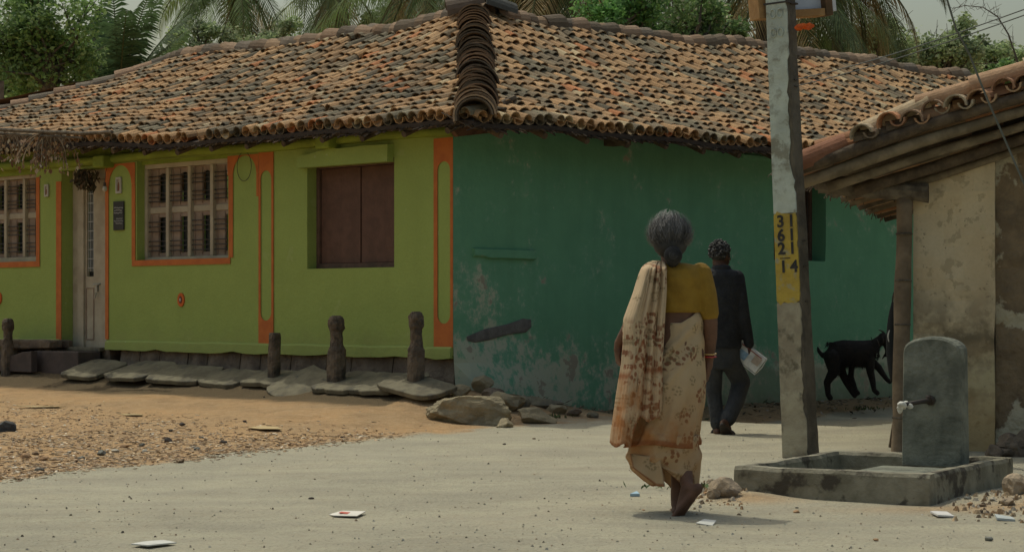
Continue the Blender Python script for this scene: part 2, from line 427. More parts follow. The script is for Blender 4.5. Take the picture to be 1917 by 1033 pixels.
# ------------------------------------------------------------------ HOUSE
house = empty('house', C0, 'corner village house painted lime green and dark green under a clay tile roof', 'house')
UEND = 12.2
def rect(px0, py0, px1, py1, off=0, f=LU):
    a = f(px0, py0, off); b = f(px1, py1, off); return (min(a[0], b[0]), max(a[0], b[0]), min(a[1], b[1]), max(a[1], b[1]))
W1 = rect(256, 302, 427, 487); W2 = rect(-76, 322, 68, 488)
u_r = LU(68, 400)[0]; W2 = (u_r, u_r + (W1[1] - W1[0]) * 1.03, LU(60, 489)[1], LU(60, 318)[1])
D1 = (LU(199, 500)[0], LU(115, 500)[0], .42, LU(160, 316)[1])
S1 = rect(575, 304, 738, 500)
ZT = 2.74; ZB = .60
mb = MB(); wall_open(mb, 0, UEND, ZB, ZT, [W1, W2, (D1[0], D1[1], ZB, D1[3]), S1], .38, .35)
for v in mb.v:
    if v.y < -.3: v.x = max(v.x, .38)
    if v.y == 0: v.y += .0035 * nz((v.x, 0, v.z), 1.3) * sm(0, .2, v.x)
    if abs(v.z - ZB) < 1e-4: v.z += .02 * nz((v.x, 0, 4), 2.5)
mb.build('wall', m_lime, house, ML, fix=True, label='lime green plastered wall')
# plaster foot band slightly proud
mb = MB()
for (a, b) in ((.012, D1[0] - .015), (D1[1] + .02, UEND)):
    k = int((b - a) / .2); n_ = []
    tops = [.69 + .012 * nz((lerp(a, b, i / k), 1, 0), 2) for i in range(k + 1)]
    bots = [.575 + .03 * nz((lerp(a, b, i / k), 3, 0), 3) for i in range(k + 1)]
    rr = []
    for i in range(k + 1):
        u = lerp(a, b, i / k); rr.append([Vector((u, .011, tops[i])), Vector((u, .03, tops[i] - .02)), Vector((u, .035, bots[i])), Vector((u, -.1, bots[i] - .004)), Vector((u, -.1, tops[i]))])
    mb.rings(rr)
mb.build('plaster_base', m_lime, house, ML, fix=True)
# plinth of rough stones
mb = MB()
a = 0.0
while a < UEND:
    wd = random.uniform(.35, .8); n_ = 5
    if not (a < D1[1] and a + wd > D1[0]):
        rr = []
        for i in range(n_ + 1):
            u = lerp(a + .008, a + wd - .008, i / n_); e = .02 if i in (0, n_) else 0
            k = .03 * nz((u, 7, 7), 4)
            rr.append([Vector((u, -.06 - e + k, .62)), Vector((u, -.02 - e + k, .56)), Vector((u, .01 - e + k, .35)), Vector((u, -.01 - e, .0)), Vector((u, -.3, 0)), Vector((u, -.3, .62))])
        mb.rings(rr)
    a += wd
mb.box((D1[0] - .05, -.35, 0), (D1[1] + .05, -.02, .58))
mb.build('plinth', m_plinth, house, ML, fix=True, label='rough stone plinth below the lime wall')
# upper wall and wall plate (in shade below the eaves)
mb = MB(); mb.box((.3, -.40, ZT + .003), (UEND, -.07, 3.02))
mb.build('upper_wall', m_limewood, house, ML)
mb = MB()
pts = [Vector((u, .02, 2.815 + .012 * math.sin(u * 1.7) + .004 * u)) for u in [i * .4 for i in range(0, 31)]]
mb.tube(pts, [.055 + .008 * nz((p.x, 0, 0), 3) for p in pts], 8)
mb.build('wall_plate', m_limewood, house, ML, smooth=True)
for px in (205, 625):
    u = LU(px, 262)[0]; mb = MB(); mb.box((u - .11, -.3, 2.73), (u + .11, .17, 2.87)); mb.build('rafter_beam', m_limewood, house, ML, bevel=.015)
mb = MB(); mb.box((-.01, .06, 2.74), (.15, .11, 2.83)); mb.box((-.02, -.02, 2.62), (-.55, .04, 2.72))
# orange painted borders
def pp(pxs, f=LU): return [f(*q) for q in pxs]
def ring_at(outer, inner_r, name='painted_border', lab=None, bot=True):
    (x0, y0, x1, y1), (a0, b0, a1, b1) = outer, inner_r
    o_ = rect(x0, y0, x1, y1); i_ = rect(a0, b0, a1, b1)
    inn = stad(i_[0], i_[1], i_[2], i_[3], 12, bot); out = rectout(inn, o_[0], o_[1], o_[2], o_[3])
    mb = MB(); mb.ringp([(x + .003 * nz((x, z, 1), 5), z) for x, z in out], [(x + .004 * nz((x, z, 2), 6), z) for x, z in inn], .004, base=.006); return mb
mb = ring_at((813, 260, 849, 650), (820, 303, 844, 606)); mb.build('painted_border', m_orange, house, ML, fix=True)
mb = ring_at((485, 282, 513, 646), (489, 320, 509, 600)); mb.build('painted_border', m_orange, house, ML, fix=True)
def arch(mb, px0, px1, py0, ax0, ax1, ay, bx=None):
    # block with arched cut-out, px space (block from px0..px1, top py0; arch between ax0..ax1, crown ay)
    u0, z1 = LU(px1, py0); u1 = LU(px0, py0)[0]; a0 = LU(ax1, ay)[0]; a1, zc = LU(ax0, ay)
    r = (a1 - a0) / 2; cx = (a0 + a1) / 2; n = 14; zs_ = zc - r
    pts = [(cx + r * math.cos(math.pi * i / n), zs_ + r * math.sin(math.pi * i / n)) for i in range(n + 1)]
    tp = [(lerp(u1, u0, i / n), z1) for i in range(n + 1)]
    vs = [(x, .010, z) for x, z in pts] + [(x, .010, z) for x, z in tp] + [(x, .004, z) for x, z in pts]
    fs = []
    for i in range(n): fs += [(i, i+1, n+1+i+1, n+1+i), (i, 2*n+2+i, 2*n+3+i, i+1)]
    mb.add(vs, fs)
    # side triangles to spring line
    mb.add([(a1, .010, zs_), (u1, .010, zs_), (u1, .010, z1)], [(0, 1, 2)]); mb.add([(a0, .010, zs_), (u0, .010, zs_), (u0, .010, z1)], [(0, 1, 2)])
    return zs_
def strip(mb, px0, py0, px1, py1, z0=None, z1=None, th=.018):
    r = rect(px0, py0, px1, py1); mb.box((r[0], .004, z0 if z0 is not None else r[2]), (r[1], th, z1 if z1 is not None else r[3]))
mb = MB(); zs_ = arch(mb, 198, 254, 304, 205, 247, 311)
zb = LU(340, 485)[1]; zb2 = LU(340, 496)[1]
mb.box((LU(204, 400)[0], .004, .70), (LU(198, 400)[0], .010, zs_ - .002))
mb.box((LU(254, 400)[0], .004, zb + .002), (LU(247.5, 400)[0], .010, zs_ - .002))
mb.box((LU(432, 400)[0], .004, zb2), (LU(248, 400)[0], .010, zb))
zs2 = arch(mb, 427, 484.5, 288, 437, 481, 293)
mb.box((LU(437, 400)[0], .004, zb + .002), (LU(429, 400)[0], .010, zs2 - .002))
mb.box((LU(484.6, 400)[0], .004, zs2 - .25), (LU(481, 400)[0], .010, zs2 - .002))
mb.build('painted_border', m_orange, house, ML, fix=True, label='orange border around window with arched heads')
mb = MB()
mb.box((LU(75, 400)[0], .004, W2[2] - .07), (LU(-90, 400)[0], .010, W2[2]))
mb.box((LU(75, 400)[0], .004, W2[2] + .002), (LU(68.5, 400)[0], .010, ZT - .05))
mb.box((LU(115.5, 400)[0], .004, .62), (LU(106, 400)[0], .010, LU(110, 340)[1]))
mb.build('painted_border', m_orange, house, ML, fix=True)
for px, py in ((340, 561), (-1, 558)):
    u, z = LU(px, py); mb = MB()
    mb.prism([(u + .062 * math.cos(a), z + .078 * math.sin(a)) for a in [i * math.pi / 12 for i in range(24)]], .016, (.60, .14, .03))
    m = mb.v; mb.prism([(u + .030 * math.cos(a), z + .042 * math.sin(a)) for a in [i * math.pi / 8 for i in range(16)]], .020, (.16, .06, .035))
    mb.prism([(u + .012 * math.cos(a), z + .02 * math.sin(a)) for a in [i * math.pi / 6 for i in range(12)]], .024, (.6, .5, .38))
    mb.build('painted_emblem', mat('emblem', (1, 1, 1), (.85, .85, .85), attr=True), house, ML, fix=True)
# lintel slab over shutter window (rough)
r = rect(567, 283, 737, 304); mb = MB(); rr = []
for i in range(9):
    u = lerp(r[1], r[0] - .0, i / 8); top = r[3] - .0 - .05 * sm(3, 0, i) + .012 * nz((u, 0, 0), 3)
    rr.append([Vector((u, .0, top)), Vector((u, .085 + .01 * nz((u, 3, 0), 4), top - .01)), Vector((u, .09, r[2] + .005)), Vector((u, .0, r[2] + .003))])
mb.rings(rr); mb.build('lintel', m_lime, house, ML, fix=True)
# shutter window
rc = -.14
win = MB(); a0, a1, z0, z1 = S1
a1 -= .0
ft = .05
win.box((a0, rc - .05, z0 + .0), (a1, rc + .015, z0 + .055)); win.box((a0, rc - .05, z1 - .07), (a1, rc + .015, z1)); win.box((a1 - .05, rc - .05, z0 + .057), (a1, rc + .015, z1 - .072)); win.box((a0, rc - .05, z0 + .057), (a0 + .03, rc + .015, z1 - .072))
shf = win.build('window', m_brown2, house, ML, bevel=.004, label='brown wooden window with closed board shutters')
b0 = a0 + .032; b1 = a1 - .052; k = 4
edges = [b1, b1 - (b1 - b0) * .265, b1 - (b1 - b0) * .50, b1 - (b1 - b0) * .79, b0]
for i in range(4):
    mb = MB(); mb.box((edges[i+1] + .005, rc - .05 + .006 * (i % 2), z0 + .058), (edges[i] - .005, rc - .012 + .010 * (i % 2), z1 - .074))
    if i == 3: mb.box((edges[i+1] + .03, rc - .01, z0 + .2), (edges[i] - .03, rc + .004 - .01 + .006, z1 - .28))
    mb.build('shutter_board', m_brown, shf, ML, bevel=.003)
mb = MB(); mb.box((a0, -.36, z0), (a1, -.34, z1)); mb.build('interior', m_dark, shf, ML)
# barred windows
def barred(op, mirror=False):
    a0, a1, z0, z1 = op; rc = -.13
    a1i = a1 - .0
    mb = MB(); fw = .055
    mb.box((a0, rc - .06, z0), (a1, rc + .02, z0 + .06)); mb.box((a0, rc - .06, z1 - .09), (a1, rc + .02, z1))
    n = 4; cw = (a1 - a0 - fw) / n
    for i in range(n + 1): mb.box((a0 + i * cw, rc - .06, z0 + .062), (a0 + i * cw + fw, rc + .022, z1 - .092))
    zm = z0 + .5 * (z1 - z0) - .02
    for i in range(n): mb.box((a0 + i*cw + fw + .001, rc - .055, zm), (a0 + (i+1)*cw - .001, rc - .02, zm + .07))
    wn = mb.build('window', m_cream, house, ML, bevel=.005, label='cream wooden window with iron bars and four narrow casements')
    for i in range(n):
        c0 = a0 + i*cw + fw + .001; c1 = a0 + (i+1)*cw - .001
        for (q0, q1, archd) in ((z0 + .062, zm - .002, False), (zm + .072, z1 - .094, True)):
            # wooden casement panel covering the left part, glass with arched head at the right
            wsp = (c1 - c0); g1 = c0 + wsp * .54; pn = MB()
            pn.box((g1, rc - .05, q0), (c1, rc - .03, q1))
            pn.box((g1 + .006, rc - .032, q0 + .02), (g1 + .03, rc - .022, q1 - .02)) ; pn.box((c1 - .03, rc - .032, q0 + .02), (c1 - .008, rc - .022, q1 - .02))
            pn.box((c0, rc - .05, q0), (g1 - .002, rc - .032, q0 + .05))
            hh = .11 if archd else .045
            ns = 8
            for k in range(ns):
                ua = lerp(c0, g1 - .002, k / ns); ub = lerp(c0, g1 - .002, (k + 1) / ns)
                f = math.sin(math.pi * (k + .5) / ns * .8) if archd else 0
                pn.box((ua, rc - .05, q1 - hh + .055 * f), (ub, rc - .032, q1))
            pa = pn.build('casement', m_pink, wn, ML)
            g = MB(); g.box((c0, rc - .075, q0), (g1, rc - .07, q1)); g.build('pane', m_glass, pa, ML)
            H_ = q1 - q0
            bb = MB()
            for base in (.14, .58):
                for j in range(3):
                    z = q0 + H_ * (base + j * .11); bb.tube([(c0 + .004, rc + .0, z), (c1 - .004, rc + .0, z)], .0065, 6)
            bb.build('window_bars', m_iron, wn, ML)
    return wn
barred(W1); barred(W2)
# door
a0, a1, z0, z1 = D1; rc = -.17
mb = MB()
mb.box((a1 - .26, rc - .06, z0), (a1 - .13, rc + .03, z1 - .002)); mb.box((a1 - .128, rc - .06, z0), (a1, rc + .01, z1 - .002)); mb.box((a0, rc - .06, z0), (a0 + .05, rc + .03, z1 - .002)); mb.box((a0 + .052, rc - .06, z1 - .12), (a1 - .262, rc + .03, z1 - .002))
door = mb.build('door', m_cream, house, ML, bevel=.006, label='cream wooden door with a narrow barred grille')
x0 = a0 + .052; x1 = a1 - .262; zd = z1 - .122
mid = lerp(x0, x1, .20)
gA = x1 - .03; gB = x1 - .175; gz0 = LU(160, 517)[1]; gz1 = zd - .06
mb = MB(); wall_open(mb, mid + .004, x1, z0 + .02, zd, [(gB, gA, gz0, gz1)], .035)
for v in mb.v: v.y += rc + .0
lf = mb.build('door_leaf', m_cream, door, ML, fix=True)
mb = MB(); wall_open(mb, x0, mid - .004, z0 + .02, zd, [], .035)
for v in mb.v: v.y += rc + .01
mb.build('door_leaf', m_cream, door, ML, fix=True)
mb = MB(); mb.box((gB, rc - .05, gz0), (gA, rc - .04, gz1)); mb.build('door_pane', m_dark, lf, ML)
mb = MB()
for i in range(4):
    u = lerp(gB, gA, (i + .7) / 4.4); mb.tube([(u, rc - .015, gz0 + .06), (u, rc - .015, gz1)], .005, 6)
for i in range(9):
    z = lerp(gz0 + .1, gz1, i / 9); mb.box((gB, rc - .018, z), (gA, rc - .012, z + .008))
mb.build('door_grille', mat('pale_metal', (.5, .5, .46), (.4, .4, .38), metal=.3, rough=.5), lf, ML)
mb = MB(); pz0 = LU(160, 650)[1]; pz1 = LU(160, 540)[1]
inn = [(gB, pz0 + .1), (gA, pz0 + .1), (gA, pz1), (gB, pz1)]; o_ = [(gB - .012, pz0 + .088), (gA + .012, pz0 + .088), (gA + .012, pz1 + .012), (gB - .012, pz1 + .012)]
mb.ringp(o_, inn, .008, base=rc + .001); mb.build('door_panel', m_pink, lf, ML, fix=True)
mb = MB(); u, z = LU(183, 532, rc)
mb.box((u - .06, rc + .002, z - .008), (u + .08, rc + .02, z + .008)); mb.box((u - .02, rc + .002, z - .09), (u + .006, rc + .028, z - .01)); mb.tube([(u - .005, rc + .03, z - .10), (u + .015, rc + .035, z - .17)], .012, 6)
mb.build('door_bolt', mat('steel', (.4, .4, .37), (.25, .25, .23), metal=.7, rough=.45), lf, ML)
# green side wall
Gw = (GU(1546, 400)[0], GU(1449, 400)[0], GU(1500, 488)[1], GU(1500, 316)[1])
TEND = 12.5
mb = MB(); wall_open(mb, -TEND, .0, -.35, 2.90, [Gw], .38, .22)
for v in mb.v:
    if v.y < -.3: v.x = min(v.x, -.38)
    if v.y == 0:
        v.y += (.012 * nz((v.x, 0, v.z), 1.1) + .005 * nz((v.x, 5, v.z), 4)) * sm(0, -.2, v.x)
        fl = (1 - sm(-1.9, -.15, v.x)) if False else sm(-1.9, -.2, v.x) * (1 - .8 * sm(-.2, 0, v.x))
        v.y += .22 * fl * sm(.75, .1, v.z) + .05 * sm(.5, -.2, v.z)
        if v.x > -.05: v.y = min(v.y, .03)
mb.build('wall', m_green, house, MG, fix=True, smooth=False, label='dark green plastered wall worn pale near the ground')
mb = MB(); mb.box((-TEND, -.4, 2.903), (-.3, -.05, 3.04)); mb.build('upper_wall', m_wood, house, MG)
# grey mortar repair patch and raised ledge
pz = [(872, 630), (905, 616), (950, 606), (978, 596), (993, 598), (994, 612), (984, 622), (950, 626), (915, 636), (888, 641), (874, 638)]
q = [GU(*p) for p in pz]; q = [(u, z) for u, z in q]
mb = MB()
cu = sum(a for a, b in q) / len(q); cz = sum(b for a, b in q) / len(q)
def wy(u, z):
    return .012 * nz((u, 0, z), 1.1) + .22 * sm(-1.9, -.2, u) * (1 - .8 * sm(-.2, 0, u)) * sm(.75, .1, z) + .05 * sm(.5, -.2, z)
def drape(name, pix, m_, th=.012, par=house, sub=6):
    q = [GU(*p) for p in pix]; n = len(q); qq = []
    for i in range(n):
        a, b = q[i], q[(i+1) % n]
        for k in range(sub): qq.append((lerp(a[0], b[0], k / sub) + .006 * nz((i, k, 0), 9), lerp(a[1], b[1], k / sub) + .006 * nz((i, k, 4), 9)))
    n = len(qq); cu = sum(p[0] for p in qq) / n; cz = sum(p[1] for p in qq) / n
    mb = MB(); vs = []
    for f, t_ in ((1, .0), (.97, th), (.6, th), (.3, th), (.02, th)):
        for (u, z) in qq:
            U = cu + (u - cu) * f; Z = cz + (z - cz) * f; vs.append(Vector((U, wy(U, Z) + t_ + .008, Z)))
    mb.rings([vs[i*n:(i+1)*n] for i in range(5)], cap=False); return mb.build(name, m_, par, MG, smooth=True, fix=True)
drape('mortar_patch', pz, mat('grey_mortar', (.17, .155, .14), (.12, .11, .10), scale=8, bump=.8), th=.003)
mb = MB(); r = rect(884, 464, 1000, 488, 0, GU); rr = []
for i in range(9):
    u = lerp(r[1], r[0], i / 8); k = .006 * nz((u, 0, 9), 5)
    rr.append([Vector((u, -.02, r[3] + k)), Vector((u, .035, r[3] - .01 + k)), Vector((u, .04, r[2] + .02 + .02 * (i < 2) + k)), Vector((u, -.02, r[2] - .0 + k))])
mb.rings(rr); mb.build('wall_ledge', m_green, house, MG, fix=True)
# green side window: frame + shutters
a0, a1, z0, z1 = Gw; mb = MB()
mb.box((a0, -.27, z0), (a1, -.20, z0 + .05)); mb.box((a0, -.27, z1 - .05), (a1, -.20, z1)); mb.box((a0, -.27, z0 + .052), (a0 + .05, -.2, z1 - .052)); mb.box((a1 - .05, -.27, z0 + .052), (a1, -.2, z1 - .052))
gw = mb.build('window', m_brown2, house, MG, bevel=.004, label='small dark window deep in the green wall')
mb = MB(); mb.box((a0 + .05, -.31, z0 + .05), (a1 - .05, -.28, z1 - .05)); mb.build('pane', m_dark, gw, MG)
mb = MB()
for i in range(7):
    u = lerp(a0 + .06, a1 - .06, i / 6); mb.tube([(u, -.23, z0 + .05), (u, -.23, z1 - .05)], .007, 6)
mb.build('window_bars', m_iron, gw, MG)
r = rect(1385, 286, 1560, 312, 0, GU)
mb = MB(); mb.box((r[0], .016, r[2]), (r[1], .05, r[2] + .05)); mb.build('lintel', m_green, house, MG, bevel=.008)
for px in (1140, 1385):
    u, z = GU(px, 262); mb = MB(); mb.box((u - .08, -.2, z - .07), (u + .08, .25, z + .05)); mb.build('rafter_beam', m_wood, house, MG, bevel=.012)
# far / back walls
mb = MB(); mb.box((6.0, -6.3, -.3), (UEND, -6.0, 3.2)); mb.box((UEND - .3, -6, -.3), (UEND, -.41, 3.2)); mb.build('wall', m_lime, house, ML, label='back wall')
mb = MB(); mb.box((-TEND, -6.3, -.3), (-6.4, -6.0, 3.2)); mb.box((-TEND, -6, -.3), (-TEND + .3, -.41, 3.2)); mb.build('wall', m_green, house, MG, label='back wall')

# ------------------------------------------------------------------ ROOF
E0 = Vector((-.36, 19.27, 0)); RW = 3.203; ZR = 4.44
def ez_l(a): return 2.865 + .016 * a + .004 * a * max(0, a - 5) + .02 * math.sin(a * 1.1)
def ez_g(a): return 2.865 + .012 * math.sin(a * 1.3) + .003 * a
def rl(a, v, h=0):   # a along eave, v 0..1 up slope
    z0 = ez_l(a); zr = ZR + .025 * math.sin(a * .9) + .018 * math.sin(a * 2.3 + 1) + .05 * math.exp(-(a - RW) ** 2 / .5)
    p = E0 + Ld * a - nl * RW * v; p.z = z0 + (zr - z0) * v - .10 * math.sin(math.pi * v) + .035 * nz((a, v * 3, 0), .9) + h; return p
def rg(a, v, h=0):
    z0 = ez_g(a); zr = ZR + .02 * math.sin(a * .8 + .5) - .02 * math.sin(a * 2.1) + .012 * a + .05 * math.exp(-(a - RW) ** 2 / .5)
    p = E0 + Gd * a - ng * RW * v; p.z = z0 + (zr - z0) * v - .10 * math.sin(math.pi * v) + .035 * nz((a, v * 3, 8), .9) + h; return p
AL = 12.4; AG = 13.8
PAL = [((.47, .255, .125), 30), ((.41, .225, .115), 26), ((.49, .28, .145), 18), ((.30, .18, .10), 14), ((.23, .155, .095), 12), ((.20, .14, .09), 10), ((.23, .175, .115), 7), ((.14, .105, .07), 5), ((.50, .35, .21), 5), ((.50, .19, .08), 5)]
PW = [p[1] for p in PAL]
def tcol(d=1.0, x=None, y=None):
    if x is not None and nz((x, y, 3), .9) > .25 and random.random() < .5: c = random.choice(PAL[3:8])[0]
    else: c = random.choices([p[0] for p in PAL], PW)[0]
    k = random.uniform(.82, 1.15) * d; return (min(1, c[0] * k * .95), min(1, c[1] * k * 1.06), min(1, c[2] * k * 1.06))
def halftile(mb, p0, p1, up, r0, r1, c, th=.014, n=6, concave=False, arc=math.pi):
    # p0 = lower end, p1 = upper end; r0 larger lower radius
    ax = (p1 - p0).normalized(); up = (up - ax * up.dot(ax)).normalized(); sd_ = ax.cross(up)
    sg = -1 if concave else 1
    R_ = []
    for (p, r) in ((p0, r0), (p1, r1)):
        for rr in (r, r - th):
            R_.append([p + (sd_ * math.cos(math.pi/2 - arc/2 + arc * k / n) + up * sg * (math.sin(math.pi/2 - arc/2 + arc * k / n) - .25)) * rr for k in range(n + 1)])
    vs = [q for r in R_ for q in r]; m = n + 1; fs = []
    for k in range(n):
        fs += [(k, k+1, 2*m+k+1, 2*m+k), (m+k, 3*m+k, 3*m+k+1, m+k+1), (k, m+k, m+k+1, k+1)]
    fs += [(0, 2*m, 3*m, m), (n, m+n, 3*m+n, 2*m+n)]
    mb.add(vs, fs, c)
def roof_plane(rf, A, hipL, seed, inv):
    random.seed(seed); mb = MB(); ct = MB(); sp = .152; rows = 18
    dv = 1.0 / rows
    for i in range(int(A / sp) + 1):
        a = (i + .5) * sp
        drift = 0
        for j in range(rows):
            v = j * dv
            lo = (v + dv * .5) * RW - .02
            hi = A - (v + dv * .5) * RW if hipL else A
            aa = a + random.gauss(0, .011) + .03 * nz((a, v * 4, 2), 1.5)
            if aa < lo or aa > hi: continue
            jj = random.gauss(0, .009); v0 = v - .006 + random.gauss(0, .006); v1 = v + dv * 1.18
            if random.random() < .03: jj = random.gauss(0, .045); v0 -= random.uniform(.01, .03)
            if random.random() < .006: continue
            if j == 0: v0 = -.012 + random.gauss(0, .003)
            p0 = rf(aa + jj, v0, .052 + abs(random.gauss(0, .006))); p1 = rf(aa - jj, min(v1, 1.0), .036)
            up = (rf(aa, v + .05) - rf(aa, v)).cross(rf(aa + .1, v) - rf(aa, v)); up = up if up.z > 0 else -up
            up = up.normalized() + Vector((random.gauss(0, .05), random.gauss(0, .05), 0))
            halftile(mb, p0, p1, up, random.uniform(.068, .078), random.uniform(.05, .058), tcol(1, aa, v * 4), n=6)
            # channel tile between
            ac = a + sp / 2
            if lo < ac < hi:
                p0 = rf(ac, v0 + .012, .03); p1 = rf(ac, min(v1, 1), .02)
                halftile(ct, p0, p1, up, .072, .06, tcol(.95), n=4, concave=True)
    mb.v += []
    b = len(mb.v); mb.v += ct.v; mb.f += [[i + b for i in f] for f in ct.f]; mb.c += ct.c; mb.m += ct.m
    # underlay sheet
    K = 60; J = 10; ob = MB(); g = []
    for h in (-.02, -.06):
        for j in range(J + 1):
            v = j / J
            for i in range(K + 1):
                lo = v * RW; hi = A - v * RW if hipL else A
                g.append(rf(lerp(lo, hi, i / K), v, h))
    n = K + 1; m = n * (J + 1); fs = []
    for j in range(J):
        for i in range(K):
            q_ = j * n + i; fs += [(q_, q_+1, q_+n+1, q_+n), (q_+m, q_+n+m, q_+n+1+m, q_+1+m)]
    for i in range(K): fs.append((i, i + m, i + 1 + m, i + 1))
    mb.add(g, fs, (.06, .045, .035))
    return mb
roof = roof_plane(rl, AL, True, 3, 0).build('roof', m_tile, house, fix=False, label='weathered half-round clay tile roof')
roof_plane(rg, AG, False, 4, 1).build('roof', m_tile, house, label='weathered half-round clay tile roof above the green wall')
# rear slopes (simple tiled sheets)
def backslope(origin_f, A0, A1, n_, rowsn=16):
    mb = MB(); random.seed(9)
    for i in range(int((A1 - A0) / .3)):
        a = A0 + i * .3
        for j in range(rowsn // 2):
            t0 = j / (rowsn // 2); t1 = (j + 1.1) / (rowsn // 2)
            q0 = origin_f(a, t0); q1 = origin_f(a, t1)
            halftile(mb, q1, q0, Vector((0, 0, 1)), .15, .14, tcol(), n=4)
    g0 = [origin_f(A0, 0), origin_f(A1, 0), origin_f(A1, 1), origin_f(A0, 1)]
    g1 = [p - Vector((0, 0, .06)) for p in g0]; mb.add(g0 + g1, [(0, 1, 2, 3), (7, 6, 5, 4), (0, 4, 5, 1), (1, 5, 6, 2), (2, 6, 7, 3), (3, 7, 4, 0)], (.1, .07, .05))
    return mb
def bl(a, t):
    p = E0 + Ld * a - nl * RW * (1 + t); p.z = ZR - .02 - t * 1.7; return p
def bgf(a, t):
    p = E0 + Gd * a - ng * RW * (1 + t); p.z = ZR - .02 - t * 1.7; return p
backslope(bl, RW + .6, AL - RW, nl).build('rear_roof', m_tile, house)
backslope(bgf, RW + .6, AG, ng).build('rear_roof', m_tile, house)
# left hip end slope
mb = MB(); c_ = E0 + Ld * AL; e_ = E0 + Ld * AL - nl * 2 * RW; r_ = rl(AL - RW, 1)
c_.z = ez_l(AL) ; e_.z = 2.95; mb.add([c_, e_, r_, c_ - Vector((0, 0, .08)), e_ - Vector((0, 0, .08)), r_ - Vector((0, 0, .08))], [(0, 1, 2), (5, 4, 3), (0, 3, 4, 1)], (.3, .17, .1)); mb.build('rear_roof', m_tile, house)
# right gable end
mb = MB(); a = AG - .4
p0 = rg(a, .05, -.1); p1 = rg(a, 1, -.1); p2 = bgf(a, .95) - Vector((0, 0, .1))
q_ = [Vector((p.x, p.y, p.z)) for p in (p0, p1, p2)]; d_ = Gd * .2; mb.add([p0, p1, p2, p0 + d_, p1 + d_, p2 + d_], [(0, 2, 1), (3, 4, 5), (0, 1, 4, 3), (1, 2, 5, 4), (0, 3, 5, 2)]); mb.build('gable', m_plinth, house)
# ridge and hip caps
CAP = [(.24, .155, .095), (.18, .125, .08), (.30, .20, .12), (.14, .105, .07), (.31, .21, .135), (.17, .135, .10)]
CAPL = [(.30, .19, .12), (.24, .17, .115), (.34, .22, .14), (.17, .14, .105)]
def caps(path, step, r, name, pal, tilt=.0, length=.3, seed=1, rj=.012, n=9, arc=3.5):
    random.seed(seed); mb = MB()
    # resample
    L_ = [0]
    for p, q in zip(path[:-1], path[1:]): L_.append(L_[-1] + (q - p).length)
    def at(s):
        s = max(0, min(L_[-1] - 1e-6, s))
        for i in range(len(path) - 1):
            if s <= L_[i+1]: return path[i].lerp(path[i+1], (s - L_[i]) / (L_[i+1] - L_[i]))
    s = 0
    while s < L_[-1] - step * .5:
        ln = length * random.uniform(.9, 1.1)
        p0 = at(s); p1 = at(min(s + ln, L_[-1])); ax = (p1 - p0).normalized()
        if (p1 - p0).length < ln * .9: p1 = p0 + ax * ln
        rr = r + random.gauss(0, rj)
        up = Vector((random.gauss(0, .12), random.gauss(0, .12), 1))
        off = Vector((random.gauss(0, .012), random.gauss(0, .012), random.gauss(0, .008)))
        p0 = p0 + off + Vector((0, 0, tilt)); p1 = p1 + off * .3
        k = random.uniform(.8, 1.2)
        halftile(mb, p0, p1, up, rr, rr * .8, tuple(q * k for q in random.choice(pal)), th=.018, n=n, arc=arc)
        s += step * random.uniform(.75, 1.3)
    return mb.build(name, m_tile, house)
apx = rl(RW, 1)
caps([rl(a, 1, .02) for a in [AL - RW - .6 * i for i in range(0, 11)] if a > RW - .1], .135, .15, 'ridge', CAP, tilt=.02, seed=11)
caps([rg(a, 1, .03) for a in [AG - .6 * i for i in range(0, 19)] if a > RW - .1], .20, .15, 'ridge', CAP, tilt=.012, seed=12)
hp = []
for i in range(0, 13):
    v = i / 12; a = v * RW; p = (rl(a, v) + rg(a, v)) / 2; p.z += .02 + .01 * math.sin(i) - .05 * v; p.x += .02 * math.sin(v * 5); hp.append(p)
caps(hp, .075, .195, 'hip', CAP, tilt=.05, length=.24, seed=13, rj=.014, n=12, arc=3.3)
caps(hp[:2], .16, .215, 'hip', [(.36, .26, .17)], tilt=.05, length=.28, seed=14, n=12, arc=3.3)
hp2 = [rl(AL - v * RW, v, .04) for v in [i / 10 for i in range(0, 11)]]
caps(hp2, .27, .13, 'hip', CAPL, tilt=.015, length=.36, seed=15, rj=.006)
mb = MB(); halftile(mb, apx + Vector((.05, -.1, .12)), apx + Vector((.42, .1, .03)), Vector((0, 0, 1)), .17, .15, (.09, .09, .08), th=.02, n=9)
halftile(mb, apx + Vector((-.35, -.02, .05)), apx + Vector((.1, .0, .14)), Vector((.1, -.3, 1)), .16, .15, (.16, .12, .09), th=.02, n=9); mb.build('ridge_tile', m_tile, house)
# eave underside: battens, twigs, rafters
def eave(rf, A, inv, n_out, seed):
    random.seed(seed)
    mb = MB()
    for v, h, r in ((.012, -.075, .022), (.05, -.07, .018), (.10, -.065, .018), (.15, -.065, .018)):
        pts = [rf(lerp(.05, A, i / 50), v, h + random.gauss(0, .006)) for i in range(51)]; mb.tube(pts, r, 6, (.8, .8, .8))
    for i in range(int(A / .035)):
        a = i * .035 + random.uniform(-.02, .02); v = random.uniform(-.03, .005); q = rf(a, v, -.05 - random.uniform(0, .035)); e = rf(a + random.gauss(0, .09), v + random.uniform(.05, .12), -.06)
        mb.tube([q, e], random.uniform(.004, .011), 4, random.choice([(1, 1, 1), (.6, .55, .5), (1.4, 1.3, 1.2), (.4, .4, .4)]), cap=True)
    mb.build('eave_battens', mat('eave_wood', (.11, .08, .052), (.05, .036, .026), scale=14, attr=True, bump=.5), house)
    mb = MB()
    for i in range(int(A / .62)):
        a = .4 + i * .62; mb.tube([rf(a, .01, -.13), rf(a, .30, -.12)], .035, 7)
    mb.build('rafters', m_wood, house)
eave(rl, AL, 0, nl, 21); eave(rg, AG, 0, ng, 22)
